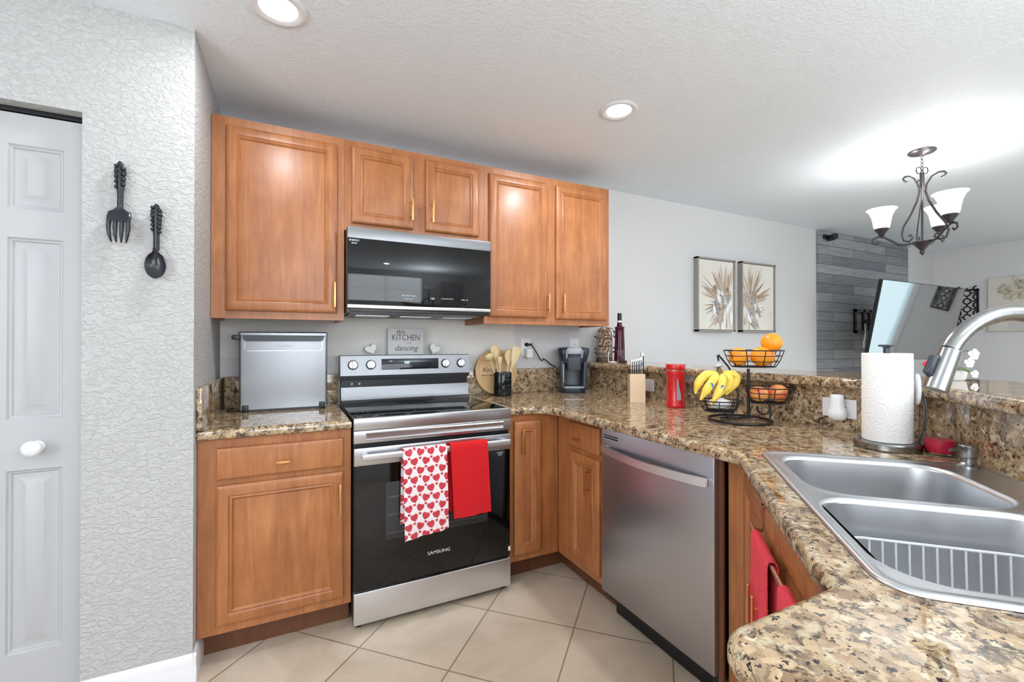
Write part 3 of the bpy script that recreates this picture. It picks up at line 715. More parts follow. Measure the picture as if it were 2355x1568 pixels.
tl = at(1038, 1020, y=-.748); tr = at(1121, 1010, y=-.748)
towel('dish_towel', tl.x-.004, tr.x, .776, .330, .31, REDT, 'plain red terry dish towel hanging on the oven handle', skew=.018, seed=4, th=.007, bend=.006)

# ================================================================== MICROWAVE
t = empty('microwave', (0, 0, 1.395), 0, 'over-the-range microwave with black glass door and steel trim', 'microwave'); z0 = 1.395
link('body', MB().box(.004, .758, -.398, -.003, 1.402-z0, 1.818-z0), BLKPL, t)
mdr = link('door', MB().box(.004, .758, -.420, -.399, 1.420-z0, 1.817-z0, .002), BLKPL, t)
link('top_trim', MB().box(.003, .759, -.4245, -.412, 1.762-z0, 1.817-z0, .002), STEELP, mdr)
link('bottom_trim', MB().box(.003, .759, -.4245, -.412, 1.421-z0, 1.439-z0, .002), STEEL, mdr)
link('glass', MB().box(.004, .758, -.4225, -.415, 1.439-z0, 1.762-z0, .001), BLKGLASS, mdr)
mb = MB(); mb.box(.20, .56, -.4232, -.4222, .075, .0757)
rnd = random.Random(3)
text('control_print', 'Micro  Power  Sensor', .008, WHINK, mdr, facing(.30, -.4228, .098)); text('control_print', '1:02', .014, WHINK, mdr, facing(.425, -.4228, .088))
text('control_print', '1 2 3 4 5 6 7 8 9 0', .009, WHINK, mdr, facing(.505, -.4228, .090)); text('control_print', 'Defrost  Cook', .007, WHINK, mdr, facing(.30, -.4228, .082)); text('control_print', 'START +30', .008, WHINK, mdr, facing(.605, -.4228, .088))
text('sticker_print', 'ENERGY\nsaver', .013, WHINK, mdr, facing(.035, -.4228, 1.745-z0))
mb = MB(); mb.prism([(-.41, .025), (-.41, .012), (-.30, .0), (-.02, .0), (-.02, .02)], .02, .742, 'yz'); vb = link('vent_base', mb, BLKPL, t)
mb = MB()
for x in (.06, .29, .53): mb.box(x, x+.17, -.36, -.30, .0, .004) if False else mb.box(x, x+.17, -.28, -.16, -.003, .001)
link('filter_grille', mb, STEELD, vb)

# ================================================================== DISHWASHER
t = empty('dishwasher', (1.032, -1.064, 0), R(-90), 'stainless steel dishwasher with a bowed handle, built in under the counter', 'dishwasher')
link('tub', MB().box(.002, .602, .022, .58, .10, .868), BLKPL, t)
dd = link('door', MB().box(0, .604, 0, .021, .128, .866, .003), STEELD, t)
mb = MB(); rows = []
for k in range(25):
    a = k/24; x = .020+.566*a; y = -.014-.042*sin(PI*a)**.8 if 0 < a < 1 else -.014
    rows.append((x, y))
mb.loft([[(x, y-.006, .762), (x, y+.006, .762), (x, y+.006, .792), (x, y-.006, .792)] for x, y in rows])
mb.box(.016, .034, -.018, 0, .764, .790, .002); mb.box(.572, .590, -.018, 0, .764, .790, .002)
link('handle', mb, STEELV, dd, 30)
mb = MB(); mb.box(.012, .118, -.0012, 0, .818, .842); pl = link('vent_label', mb, GREYPL, dd)
mb = MB(); mb.box(.016, .114, -.002, -.001, .833, .838); mb.box(.016, .114, -.002, -.001, .822, .828); link('vent_slot', mb, BLKPL, pl)
link('kick_plate', MB().box(.0, .604, .085, .097, .0, .10), BLKPL, t)
link('side_trim', MB().box(.604, .622, .02, .03, .10, .868), WOODK, t)

# ================================================================== HAND TOWELS ON SINK CABINET DOOR
t = empty('over_door_towel_bar', sloc, SA, 'bronze over-the-door towel bar on the sink cabinet', 'towel bar')
mb = MB(); mb.tube([(.31, -.043, .782), (.80, -.043, .782)], .005, 10)
for x in (.335, .760): mb.box(x, x+.012, -.043, -.0215, .778, .786); mb.box(x, x+.012, -.0235, -.0212, .778, .846); mb.box(x, x+.012, -.0235, -.001, .8425, .846)
link('bar', mb, simple('light_bronze_metal', srgb(190, 136, 110), .35, .8), t)
def handcloth(x0, x1, front, label):
    n = 14; rows = []; path = [(-.033, .778-.16*(1-k/8)) for k in range(9)]+[(-.037, .789), (-.043, .7915), (-.0495, .789)]+[(-.0515, .778-front*k/12) for k in range(13)]
    for i, (y, z) in enumerate(path):
        k = max(0, (i-12)/12); rows.append([(x0+(x1-x0)*j/n, y-.002*k*(1+sin(j*1.2)), z+.002*sin(j*.9)*k) for j in range(n+1)])
    mb = MB(); mb.grid(rows, .003); solo('hand_towel', mb, CORALT, sloc, SA, label, 'towel', smooth=60)
handcloth(.375, .545, .275, 'coral red hand towel hanging on the bar of the sink cabinet, the farther one')
handcloth(.640, .745, .15, 'shorter coral red hand towel near the counter end, past the brass handles')

# ================================================================== THINGS ON THE COUNTER
def view_root(name, u, v, z, back, label, cat, rz=-PHI, group=None):
    p_ = at(u, v, z=z); p_ = p_ + Vector((sin(PHI), cos(PHI), 0))*back; p_.z = z+.0005
    return empty(name, p_, rz, label, cat, group), p_
# ice maker
t = empty('ice_maker', (-.268, -.205, ZT), 0, 'boxy stainless steel countertop ice maker with dark handle bar', 'ice maker')
mb = MB(); mb.loft([[(x, y, z) for x, y in rrect(0, .088, .395, .176, .012, 4)] for z in (.012, .372)]); link('housing', mb, STEELI, t)
mb = MB(); mb.loft([[(x, y, z) for x, y in rrect(0, .086, .400, .186, .012, 4)] for z in (.374, .386)]+[[(x, y, .391) for x, y in rrect(0, .086, .388, .172, .010, 4)]]); lid = link('lid', mb, STEELI, t)
mb = MB(); mb.prism([(-.182, .372), (-.176, .352), (-.165, .345), (.165, .345), (.176, .352), (.182, .372)], -.022, .0, 'xz'); mb.box(-.226, -.19, -.02, .05, .352, .374, .006); link('handle_bar', mb, DKPL, lid)
for x in (-.170, .172): link('foot', MB().box(x-.014, x+.014, -.006, .02, .0, .034, .004), BLKPL, t)
link('underside', MB().box(-.19, .19, .002, .16, .001, .012), BLKPL, t)
mb = MB()
q = [(-.172, .344), (-.172, .305), (-.165, .298), (.165, .298), (.172, .305), (.172, .344)]
mb.tube([(x, -.0008, z) for x, z in q], .0016, 6); link('panel_groove', mb, CHROME, t)
text('emblem', 'NewAir', .022, WHINK, t, facing(.0, -.0012, .322))
mb = MB(); mb.tube([(-.19, .05, .006), (-.23, .02, .004), (-.25, .04, .004), (-.255, .09, .004), (-.23, .13, .004)], .003, 6); link('cord', mb, BLKPL, t)
# kitchen sign and two hearts on the range back
t = empty('wooden_sign', (.372, -.045, 1.1812), 0, 'small square white sign reading this KITCHEN is for dancing', 'sign')
link('board', MB().box(-.105, .105, -.012, .012, 0, .156, .002), simple('whitewashed_sign_board', srgb(206, 206, 206), .6), t)
text('lettering', 'this', .036, INKG, t, facing(-.03, -.0125, .135)); text('lettering', 'KITCHEN', .050, INKG, t, facing(0, -.0125, .100), sx=.80)
text('lettering', 'is for', .014, simple('pink_ink', srgb(190, 130, 130), .6), t, facing(.02, -.0125, .070)); text('lettering', 'dancing', .046, INKG, t, facing(0, -.0125, .038), shear=.3)
def heart_poly(s, n=40):
    out = []
    for k in range(n):
        a = 2*PI*k/n; out.append((s*16*sin(a)**3/17, s*(13*cos(a)-5*cos(2*a)-2*cos(3*a)-cos(4*a))/17))
    return out
for (x, rot, lab) in ((.172, 22, 'white wooden heart block on the range back, left of the sign'), (.545, -24, 'white wooden heart block on the range back, right of the sign')):
    P_ = [(a*cos(R(rot))-b_*sin(R(rot)), a*sin(R(rot))+b_*cos(R(rot))) for a, b_ in heart_poly(.037)]; lo = min(b_ for a, b_ in P_)
    mb = MB(); P_ = [(a, b_-lo) for a, b_ in P_][::-1]
    c0 = (sum(a for a, _ in P_)/len(P_), sum(b_ for _, b_ in P_)/len(P_))
    sh = lambda k: [(c0[0]+(a-c0[0])*k, c0[1]+(b_-c0[1])*k) for a, b_ in P_]
    mb.loft([[(a, y, b_) for a, b_ in sh(k)] for k, y in ((.92, -.016), (.98, -.013), (1, -.009), (1, .012), (.95, .015))])
    solo('heart_ornament', mb, CERAM, (x, -.050, 1.1812), 0, lab, 'ornament', group=None)
# round cutting board leaning on the wall
BC = at(1140, 850, y=-.035)
br_ = .148
mb = MB(Matrix.Rotation(R(-7), 4, 'X')); mb.M = Matrix.Rotation(R(-7), 4, 'X') @ Matrix.Rotation(R(90), 4, 'X')
mb.lathe([(br_-.004, -.008), (br_, -.004), (br_, .004), (br_-.004, .008), (br_-.014, .008), (br_-.016, .006), (br_-.024, .006), (br_-.026, .008), (.0001, .008)], 56, cap1=False)
bl = (BC.x, -.045, ZT+br_+.001)
t = empty('round_cutting_board', bl, 0, 'round pale wooden cutting board leaning on the backsplash behind the utensil crock', 'cutting board')
link('board', mb, BAMBOO, t)
MM = Matrix.Rotation(R(-7), 4, 'X')
text('lettering', 'Kitchen', .040, INK, t, MM @ facing(-.035, -.0083, .012)); text('lettering', 'love is made here', .018, INK, t, MM @ facing(-.045, -.0083, -.022))
# utensil crock
cp_ = at(1156, 910, z=ZT); cr = .058; cp_ = cp_+Vector((sin(PHI), cos(PHI), 0))*cr*.6; cp_ = Vector((at(1156, 880, y=-.135).x, -.135, ZT+.0005))
t = empty('utensil_crock', cp_, R(-8), 'glossy black ribbed utensil crock on the counter right of the range', 'crock')
mb = MB(); n = 48
def ribbed(r): return [(r*(1+.0)*cos(2*PI*k/n)*1.0, r*.82*sin(2*PI*k/n)) for k in range(n)]
mb.loft([[(x, y, z) for x, y in ribbed(r)] for r, z in ((.056, 0), (.058, .004), (.058, .148), (.0565, .151), (.053, .151), (.052, .148), (.051, .02))]); link('pot', mb, simple('black_glazed_ceramic', srgb(12, 18, 20), .1), t)
mb = MB(); mb.tube([(.005, -.0485, .10), (.016, -.0485, .105), (.03, -.046, .103), (.045, -.039, .11)], .0012, 5); mb.tube([(.012, -.0485, .07), (.03, -.046, .066), (.048, -.036, .075)], .0012, 5); link('script_mark', mb, INKG, t)
def utensil(kind, dx, dy, top, label):
    """stick from inside the crock up to (top); head at the end"""
    a = Vector((dx, dy, .02)); b_ = Vector(top); d_ = (b_-a).normalized(); mb = MB()
    lo = Vector((0, -1, 0)); side = d_.cross(lo).normalized(); nrm = side.cross(d_).normalized()
    mb.tube([a, a+(b_-a)*.5, b_], [.0055, .005, .0045], 8)
    M_ = Matrix((side, nrm, d_)).transposed().to_4x4(); M_.translation = b_; mb.M = M_
    if kind == 'ladle': mb.M = M_ @ Matrix.Rotation(R(35), 4, 'X'); mb.lathe([(.0001, -.014), (.018, -.010), (.031, .004), (.034, .016), (.032, .016), (.029, .006), (.017, -.006), (.0001, -.009)], 24, (0, 0, .018), False, False, 1, 1)
    if kind == 'spoon':
        mb.loft([[(w_*cos(2*PI*k/16), .006*sin(2*PI*k/16)*(1 if sin(2*PI*k/16) > 0 else .35), z) for k in range(16)] for z, w_ in ((-.01, .005), (.005, .014), (.03, .027), (.055, .031), (.078, .024), (.09, .010), (.093, .002))])
    if kind == 'turner':
        mb.loft([[(w_*cos(2*PI*k/12), .003*sin(2*PI*k/12), z) for k in range(12)] for z, w_ in ((-.06, .006), (-.03, .012), (.0, .024), (.04, .030), (.07, .030), (.078, .024))])
    if kind == 'tongs':
        mb.loft([[(w_*cos(2*PI*k/12), .008*sin(2*PI*k/12), z) for k in range(12)] for z, w_ in ((-.02, .006), (.0, .016), (.014, .018), (.026, .012))])
    return solo('kitchen_utensil', mb, SPOONW, cp_, R(-8), label, 'utensil', smooth=60)
utensil('ladle', -.012, .012, (-.082, -.012, .225), 'pale wooden ladle leaning left out of the black crock')
utensil('spoon', -.004, .022, (-.040, .012, .238), 'wide pale wooden spoon standing tallest in the black crock')
utensil('tongs', -.020, -.006, (-.022, -.010, .225), 'pale wooden pasta server in the middle of the black crock')
utensil('turner', .015, .0, (.078, -.004, .236), 'flat pale wooden spatula leaning right out of the black crock')
utensil('spoon', .022, .02, (.045, .022, .205), 'slim wooden spoon behind the spatula in the black crock')
# single-serve coffee maker
kp = Vector((1.492, -.152, ZT+.0005)); KR = -PHI
t = empty('coffee_maker', kp, KR, 'slate grey single-serve coffee maker in the counter corner', 'coffee maker')
def lev(mb, L): mb.loft([[(x, y, z) for x, y in rrect(cx_, cy_, w_, d_, r_, 6)] for cx_, cy_, w_, d_, r_, z in L])
mb = MB(); lev(mb, [(0, 0, .160, .170, .05, 0), (0, 0, .168, .176, .05, .01), (0, 0, .168, .176, .05, .034), (0, 0, .160, .168, .05, .038)]); link('base', mb, SLATE, t)
mb = MB(); lev(mb, [(0, .045, .160, .085, .03, .036), (0, .045, .166, .088, .03, .20)]); link('column', mb, SLATE, t)
mb = MB()
for s in (-1, 1): lev(mb, [(s*.0725, -.012, .026, .125, .011, .036), (s*.0765, -.012, .027, .13, .011, .215)])
link('side_pillar', mb, DKPL, t)
mb = MB(); lev(mb, [(0, .0, .178, .176, .045, .205), (0, 0, .186, .182, .045, .222), (0, 0, .205, .188, .045, .262), (0, .0, .214, .188, .045, .288), (0, .002, .206, .180, .045, .302), (0, .004, .150, .150, .045, .309)]); hd = link('head', mb, SLATE, t)
mb = MB(); lev(mb, [(0, -.062, .090, .07, .015, .155), (0, -.062, .096, .074, .015, .165), (0, -.062, .100, .074, .015, .240)]); link('brew_spout', mb, DKPL, t)
mb = MB(); mb.tube([(-.050, -.088, .235), (-.052, -.096, .285), (-.040, -.092, .302), (0, -.09, .305), (.040, -.092, .302), (.052, -.096, .285), (.050, -.088, .235)], .006, 10); mb.box(-.046, .046, -.1, -.088, .262, .30, .004); link('lift_handle', mb, GREYPL, hd)
mb = MB(); mb.box(-.066, .066, -.092, -.02, .034, .043, .003); link('drip_tray', mb, GREYPL, t)
mb = MB(); mb.box(-.0735, -.0665, -.080, -.074, .07, .195, .002); link('level_bar', mb, GREYPL, t)
# outlets, plugs and cords
def outlet(name, M_, w_, h_, label, gang=1, rocker=False):
    t = empty(name, M_.translation, M_.to_euler().z, label, 'outlet')
    p_ = link('cover_plate', MB().box(-w_/2, w_/2, -.006, -.0005, -h_/2, h_/2, .002), WHPL, t); mb = MB()
    for s in (-1, 1):
        if w_ > h_: mb.box(s*.024-.014, s*.024+.014, -.0085, -.006, -.017, .017, .003)
        else: mb.box(-.017, .017, -.0085, -.006, s*.021-.013, s*.021+.013, .003)
    r_ = link('receptacle', mb, WHPL, t); mb = MB()
    for s in (-1, 1):
        for q_ in (-1, 1):
            if w_ > h_: mb.box(s*.024-.004, s*.024+.004, -.0092, -.0085, q_*.006-.001, q_*.006+.001)
            else: mb.box(q_*.006-.001, q_*.006+.001, -.0092, -.0085, s*.021-.004, s*.021+.004)
    link('slot', mb, BLKPL, r_); return t
def T3(x, y, z, rz=0): return Matrix.Translation((x, y, z)) @ Matrix.Rotation(rz, 4, 'Z')
outlet('wall_outlet', T3(1.208, 0, 1.222), .076, .118, 'white wall outlet with black plug, left of the coffee maker')
outlet('wall_outlet', T3(1.609, 0, 1.222), .076, .118, 'white wall outlet partly hidden above the coffee maker')
outlet('wall_outlet', T3(1.69, -.660, .998, R(-90)), .118, .074, 'white outlet plate on the granite behind the knife block')
outlet('wall_outlet', T3(1.69, -1.712, .995, R(-90)), .122, .074, 'white outlet plate on the granite beside the paper towels')
t = empty('power_cord', (1.208, -.0095, 1.24), 0, 'black power cord running from outlet to coffee maker', 'cord')
mb = MB(); mb.lathe([(.013, 0), (.014, .012), (.010, .02), (.006, .03)], 12); mb.v = [(x, -z, y) for x, y, z in mb.v]; mb.box(-.004, .03, -.034, -.018, -.008, .008, .003); link('plug', mb, BLKPL, t)
c3 = [(.028, -.026, 0), (.06, -.026, -.045), (.098, -.026, -.105), (.112, -.026, -.112), (.122, -.026, -.098), (.14, -.026, -.108), (.18, -.026, -.14), (.215, -.035, -.158)]
mb = MB(); mb.tube(c3, .0042, 8); link('cable', mb, BLKPL, t, 60)
t = empty('phone_charger', (1.212, -.0095, 1.185), 0, 'white block charger plugged into the outlet under the black plug', 'charger')
link('block', MB().box(-.022, .024, -.045, 0, -.034, .026, .004), WHPL, t)
mb = MB(); mb.tube([(.0, -.03, -.034), (.01, -.03, -.055), (.05, -.02, -.09), (.10, -.0152, -.125), (.15, -.0152, -.165), (.20, -.03, -.18)], .0018, 6); link('cable', mb, WHPL, t)
t = empty('plug_in_night_light', (1.6805, -1.722, .995), R(-90), 'white plug-in air freshener on the outlet beside the paper towels', 'air freshener')
mb = MB(); mb.loft([[(r_*cos(2*PI*k/24), -.026+r_*.72*sin(2*PI*k/24), z) for k in range(24)] for z, r_ in ((-.045, .012), (-.040, .026), (-.028, .034), (-.012, .033), (.01, .025), (.03, .0225), (.052, .0225), (.055, .020), (.052, .019))]); link('shell', mb, WHPL, t, 50)
mb = MB(Matrix.Translation((0, -.0475, -.022)) @ Matrix.Rotation(R(90), 4, 'X')); mb.lathe([(.0055, -.004), (.0075, .0), (.0075, .002), (.005, .002), (.005, -.004)], 16); mb.v = mb.v; link('vent_hole', mb, DKPL, t)
# knife block and knives
kb_ = at(1469, 925, z=ZT)+Vector((.030, .055, 0)); kb_.z = ZT+.0005; kb_ = Vector((1.535, -.735, ZT+.0005)); KR = R(-33)
t = empty('knife_block', kb_, KR, 'pale wooden knife block beside the granite backsplash', 'knife block')
mb = MB(); mb.prism([(-.05, 0), (.045, 0), (.052, .152), (-.044, .160)], -.042, .042, 'yz'); link('block', mb, BLOCKW, t)
for k in range(6):
    big = k == 5; x = -.030+k*.0122 if not big else .036
    kt = empty('kitchen_knife', Matrix.Translation(kb_) @ Matrix.Rotation(KR, 4, 'Z') @ Vector((x, .02 if big else -.012, .150)), KR, ('large chef knife standing highest in the knife block, steel back handle' if big else 'black and steel handled knife in the pale wooden block, one of five alike'), 'knife', 'knives in the block')
    del kt['group']
    if not big: kt['group'] = 'small knives in the wooden block'
    hgt = .128 if big else .092+k*.003; wd = .011 if big else .0075
    mb = MB(); mb.loft([[(wd*.5*a, y+b_*(.012 if not big else .014), z) for a, b_ in ((-1, -1), (1, -1), (1, 1), (-1, 1))] for y, z in ((0, .009), (-.004, .03), (-.008, hgt*.7), (-.006, hgt-.012))]); link('handle', mb, BLKPL, kt)
    mb = MB(); mb.loft([[(wd*.56*a, y+.0*b_+(b_*.0145 if not big else b_*.0165), z) for a, b_ in ((-1, -1), (1, -1), (1, 1), (-1, 1))] for y, z in ((-.006, hgt-.013), (-.0055, hgt-.003), (-.005, hgt))]); mb.box(-wd*.56, wd*.56, -.013, .012, .002, .010)
    mb.loft([[(wd*.58*a, y-.013+b_*.003, z) for a, b_ in ((-1, -1), (-.35, -1), (-.35, 1), (-1, 1))] for y, z in ((0, .009), (-.004, .03), (-.008, hgt*.7), (-.006, hgt-.012))]); link('bolster', mb, CHROME, kt)
    link('blade', MB().box(-.001, .001, -.010, .010, -.10, .004), STEELV, kt)
# red canister
cb = at(1556, 939, z=ZT); cb = cb+Vector((cos(R(49)), sin(R(49)), 0))*.046; cb.z = ZT+.0005
t = empty('canister', cb, R(-45), 'tall red kitchen canister with steel lid band and clear window', 'canister')
mb = MB(); mb.lathe([(.046, 0), (.048, .004), (.048, .018), (.0455, .024), (.0455, .165), (.048, .172), (.048, .188), (.046, .190)], 40); link('can_body', mb, REDM, t)
mb = MB(); mb.lathe([(.044, .190), (.0455, .193), (.0455, .196)], 40); link('neck_ring', mb, CHROME, t)
mb = MB(); mb.lathe([(.047, .196), (.0485, .199), (.0485, .222), (.047, .225), (.0001, .225)], 40, cap1=False); link('lid', mb, REDM, t)
mb = MB(); P_ = [(.004, .045), (.010, .040), (.020, .040), (.026, .046), (.024, .075), (.015, .115), (.012, .150), (.006, .150), (.004, .110)]
mb.prism([(x, z) for x, z in P_], -.047, -.0405, 'xz'); link('window', mb, GREYW, t)
# ---- three-tier wire fruit stand
def LV(D, L): return Vector((CX, CY, 0)) + Vector((sin(PHI), cos(PHI), 0))*D + Vector((cos(PHI), -sin(PHI), 0))*L
fs = LV(1.93, .985); fs.z = ZT+.0005; FR = -PHI
def fl(u, v, dy): # local point of the stand for a pixel at depth offset dy
    D = 1.93+dy; return Vector(((u-1177.5)/FPX*D-.985, dy, 1.249-(v-789.2)/FPX*D-fs.z))
t = empty('wire_fruit_stand', fs, FR, 'black wire three-tier fruit stand with banana hook on the counter', 'fruit stand')
mb = MB(); mb.tube([(.123*cos(2*PI*k/40), .128*sin(2*PI*k/40), .005) for k in range(40)], .005, 8, True); mb.tube([(-.06, .05, .005), (0, .02, .005), (.06, .06, .005)], .004, 8); link('base_ring', mb, BLACKW, t)
PX = .060; pt = fl(1725, 848, .03).z
mb = MB(); mb.tube([(PX, .04, .005), (PX, .04, pt)], .0065, 10); mb.tube([(-.06, .05, .005), (PX, .04, .006), (.08, .1, .005)], .004, 8); link('pole', mb, BLACKW, t)
def basket(cx_, cy_, w_, d_, z_, h_, rx, nrib, name, parent, mat=BLACKW, nr=3):
    mb = MB()
    for i in range(nr+1):
        f_ = i/nr; s_ = .72+.28*f_**.7
        mb.tube([(cx_+w_/2*s_*cos(2*PI*k/36), cy_+d_/2*s_*sin(2*PI*k/36), z_+h_*f_) for k in range(36)], .0026 if i in (0, nr) else .0017, 6, True)
    for k in range(nrib):
        a = 2*PI*(k+.5)/nrib
        mb.tube([(cx_+w_/2*(.72+.28*f_**.7)*cos(a), cy_+d_/2*(.72+.28*f_**.7)*sin(a), z_+h_*f_) for f_ in (0, .3, .6, 1)], .0019, 6)
    for k in range(-3, 4):
        y = k*d_*.1; hx_ = w_/2*.72*math.sqrt(max(0, 1-(y/(d_/2*.72))**2)); mb.tube([(cx_-hx_, cy_+y, z_), (cx_+hx_, cy_+y, z_)], .0015, 5)
    return link(name, mb, mat, parent, 60)
tz = fl(1730, 843, .0).z
basket(.067, .01, .245, .19, tz, .070, 0, 10, 'top_basket', t)
mz = fl(1765, 926, -.04).z
basket(.106, -.03, .185, .165, mz, .064, 0, 9, 'middle_basket', t)
mb = MB(); mb.tube([(PX, .04, mz+.002), (.10, .0, mz+.001)], .004, 8); 
cz = fl(1766, 938, -.03).z
mb.tube([(.088+.027*cos(a), -.03, cz+.027*sin(a)) for a in [R(90-k*18) for k in range(0, 17)]], .0042, 8); mb.tube([(.088, -.03, cz+.027), (.088, -.03, mz)], .004, 8); mb.tube([(.115, -.03, cz-.012), (.11, -.04, .006)], .004, 8); link('scroll_brace', mb, BLACKW, t)
lz = fl(1655, 945, -.02).z
basket(-.092, -.01, .165, .15, lz, .045, 0, 8, 'lower_basket', t)
hk = [fl(1678, 962, -.02)]+[fl(1694, 935, -.015), fl(1697, 905, -.01), fl(1690, 872, -.005), fl(1675, 843, 0), fl(1652, 816, 0), fl(1650, 818, -.012), fl(1653, 830, -.012)]
hk = [(p_.x, p_.y, p_.z) for p_ in hk]
mb = MB(); mb.tube(hk, .004, 8); mb.tube([(-.092, -.01, lz), (-.06, 0, .03), (-.05, 0, .006)], .004, 8); link('banana_hook', mb, BLACKW, t, 60)
def wl(p_): return fs + Vector((cos(FR)*p_[0]-sin(FR)*p_[1], sin(FR)*p_[0]+cos(FR)*p_[1], p_[2]))
def round_fruit(name, mat, p_, r_, label, rot, apple=False, group=None):
    t = empty(name, wl(p_), rot, label, name)
    prof = []
    for i in range(19):
        a = PI*i/18; rr = r_*sin(a); zz_ = -r_*cos(a)
        if apple: rr *= 1+.05*(zz_/r_); zz_ = zz_*.92 - (r_*.22*math.exp(-(rr/(r_*.3))**2) if zz_ > 0 else -r_*.10*math.exp(-(rr/(r_*.25))**2))
        else: zz_ *= .96
        prof.append((max(rr, 1e-4), zz_))
    mb = MB(Matrix.Rotation(rot*.2, 4, 'X')); mb.lathe(prof, 32); link('flesh', mb, mat, t, 80)
    if apple: mb = MB(Matrix.Rotation(rot*.2, 4, 'X')); mb.tube([(0, 0, r_*.62), (.002, 0, r_*1.0)], .0013, 6); link('stem', mb, GREEN, t)
    else: mb = MB(Matrix.Rotation(R(95), 4, 'Y')); mb.lathe([(.0035, r_-.0015), (.003, r_+.0005), (.0001, r_+.0002)], 10); link('stem_scar', mb, GREEN, t)
ro = .041
round_fruit('orange', ORANGE, (-.003, .000, tz+ro+.003), ro-.001, 'orange at the left in the top wire basket', .3)
round_fruit('orange', ORANGE, (.082, -.022, tz+ro+.004), ro+.002, 'orange at the centre front of the top wire basket', 1.1)
round_fruit('orange', ORANGE, (.140, .042, tz+ro-.001), ro-.004, 'orange at the right back of the top wire basket', 2.1)
round_fruit('orange', ORANGE, (.135, -.008, tz+ro*2+.022), ro+.001, 'orange perched on top of the other oranges', .1)
round_fruit('apple', APPLE, (.062, -.040, mz+.038), .036, 'red and yellow apple at the left in the middle wire basket', .6, True)
round_fruit('apple', APPLE, (.140, -.045, mz+.041), .039, 'orange-red apple at the right in the middle wire basket', 2.6, True)
# bananas: one bunch hanging from the hook
top = fl(1655, 852, -.03)
t = empty('banana_bunch', wl(top), FR, 'bunch of ripe bananas hanging from the fruit stand hook', 'bananas')
mb = MB(); mb.tube([(0, .012, .012), (0, 0, -.004), (-.002, 0, -.018)], [.007, .012, .016], 12); link('crown', mb, simple('brown_banana_crown', srgb(120, 92, 40), .6), t)
link('crown_wrap', MB().tube([(-.004, .012, .026), (-.002, .008, .014)], [.014, .017], 12), simple('crumpled_clear_plastic', srgb(214, 218, 224), .3, trans=.3), t)
ends = [((1599, 906), (1616, 868), -.01, .0), ((1610, 920), (1636, 880), -.045, 0), ((1634, 930), (1660, 884), -.060, 0), ((1668, 908), (1692, 868), -.02, 0), ((1652, 912), (1677, 876), -.035, 0)]
for i, (e_, m_, dy, _) in enumerate(ends):
    p0 = Vector((-.008+i*.004, 0, -.012)); p2 = fl(e_[0], e_[1], dy)-top; pm = fl(m_[0], m_[1], dy*.9)-top
    pts = []; rs = []
    for k in range(13):
        s_ = k/12; c_ = p0*(1-s_)**2+ (pm*2-(p0+p2)*.5)*2*s_*(1-s_) + p2*s_*s_; pts.append(c_); rs.append(.0185*min(1, .38+1.9*s_, .22+3.2*(1-s_)))
    mb = MB(); mb.tube(pts, rs, 7); b_ = link('banana', mb, BANANA, t, 50)
    mb = MB(); mb.tube([pts[-1], pts[-1]+(pts[-1]-pts[-2]).normalized()*.006], [.0042, .003], 7); link('tip', mb, INK, b_)
    if i in (1, 2):
        c_ = pts[7]+Vector((0, -.0155, .0)); mb = MB(Matrix.Translation(c_) @ Matrix.Rotation(R(90), 4, 'X')); mb.lathe([(.0085, -.001), (.0085, .0012), (.0001, .0014)], 16, sy=1.3, cap1=False); link('sticker', mb, simple('blue_fruit_sticker', srgb(60, 130, 190), .4), b_)
# crumpled white produce bag in the lower basket
mb = MB(); rnd = random.Random(5)
mb.ball((0, 0, 0), .04, 16, 10, 1.25, 1, .55); mb.v = [(x*(1+.12*rnd.uniform(-1, 1)), y*(1+.12*rnd.uniform(-1, 1)), z*(1+.2*rnd.uniform(-1, 1))) for x, y, z in mb.v]
solo('produce_bag', mb, simple('crinkled_white_plastic', srgb(214, 216, 220), .25), wl((-.088, 0, lz+.030)), FR, 'crumpled white plastic bag in the lowest wire basket under the bananas', 'bag')
# paper towel holder
pc = Vector((1.474, -1.961, ZT+.0005)); t = empty('paper_towel_holder', pc, R(-50), 'brushed steel paper towel holder with spring arm behind the sink', 'paper towel holder')
mb = MB(); mb.lathe([(.084, 0), (.087, .003), (.087, .019), (.084, .023), (.0001, .024)], 48, cap1=False); link('base', mb, NICKEL, t)
mb = MB(); mb.tube([(0, 0, .02), (0, 0, .312)], .006, 12); mb.lathe([(.009, .303), (.009, .318), (.012, .322), (.021, .324), (.022, .328), (.018, .330), (.0001, .330)], 24, cap1=False); link('post', mb, DKPL, t)
mb = MB(); mb.tube([(.078, -.004, .020), (.090, -.004, .06), (.096, -.004, .11), (.092, -.004, .16), (.080, -.004, .185)], .013, 10, flat=.35, up=(0, 1, 0)); ar = link('spring_arm', mb, NICKEL, t, 60)
mb = MB(); mb.M = Matrix.Translation((.0715, -.004, .19)) @ Matrix.Rotation(R(90), 4, 'Y'); mb.lathe([(.0001, .0), (.02, .0), (.024, .003), (.022, .008), (.0001, .010)], 24, cap0=False, cap1=False, sx=2.1, sy=.8); link('arm_pad', mb, WHPL, ar)
mb = MB(); mb.lathe([(.019, 0), (.0635, 0), (.0645, .002), (.0645, .276), (.0635, .278), (.019, .278), (.019, 0)], 56, cap0=False, cap1=False)
solo('paper_towel_roll', mb, PAPER, pc+Vector((0, 0, .0245)), 0, 'white embossed paper towel roll on the steel holder', 'paper towels', smooth=40)
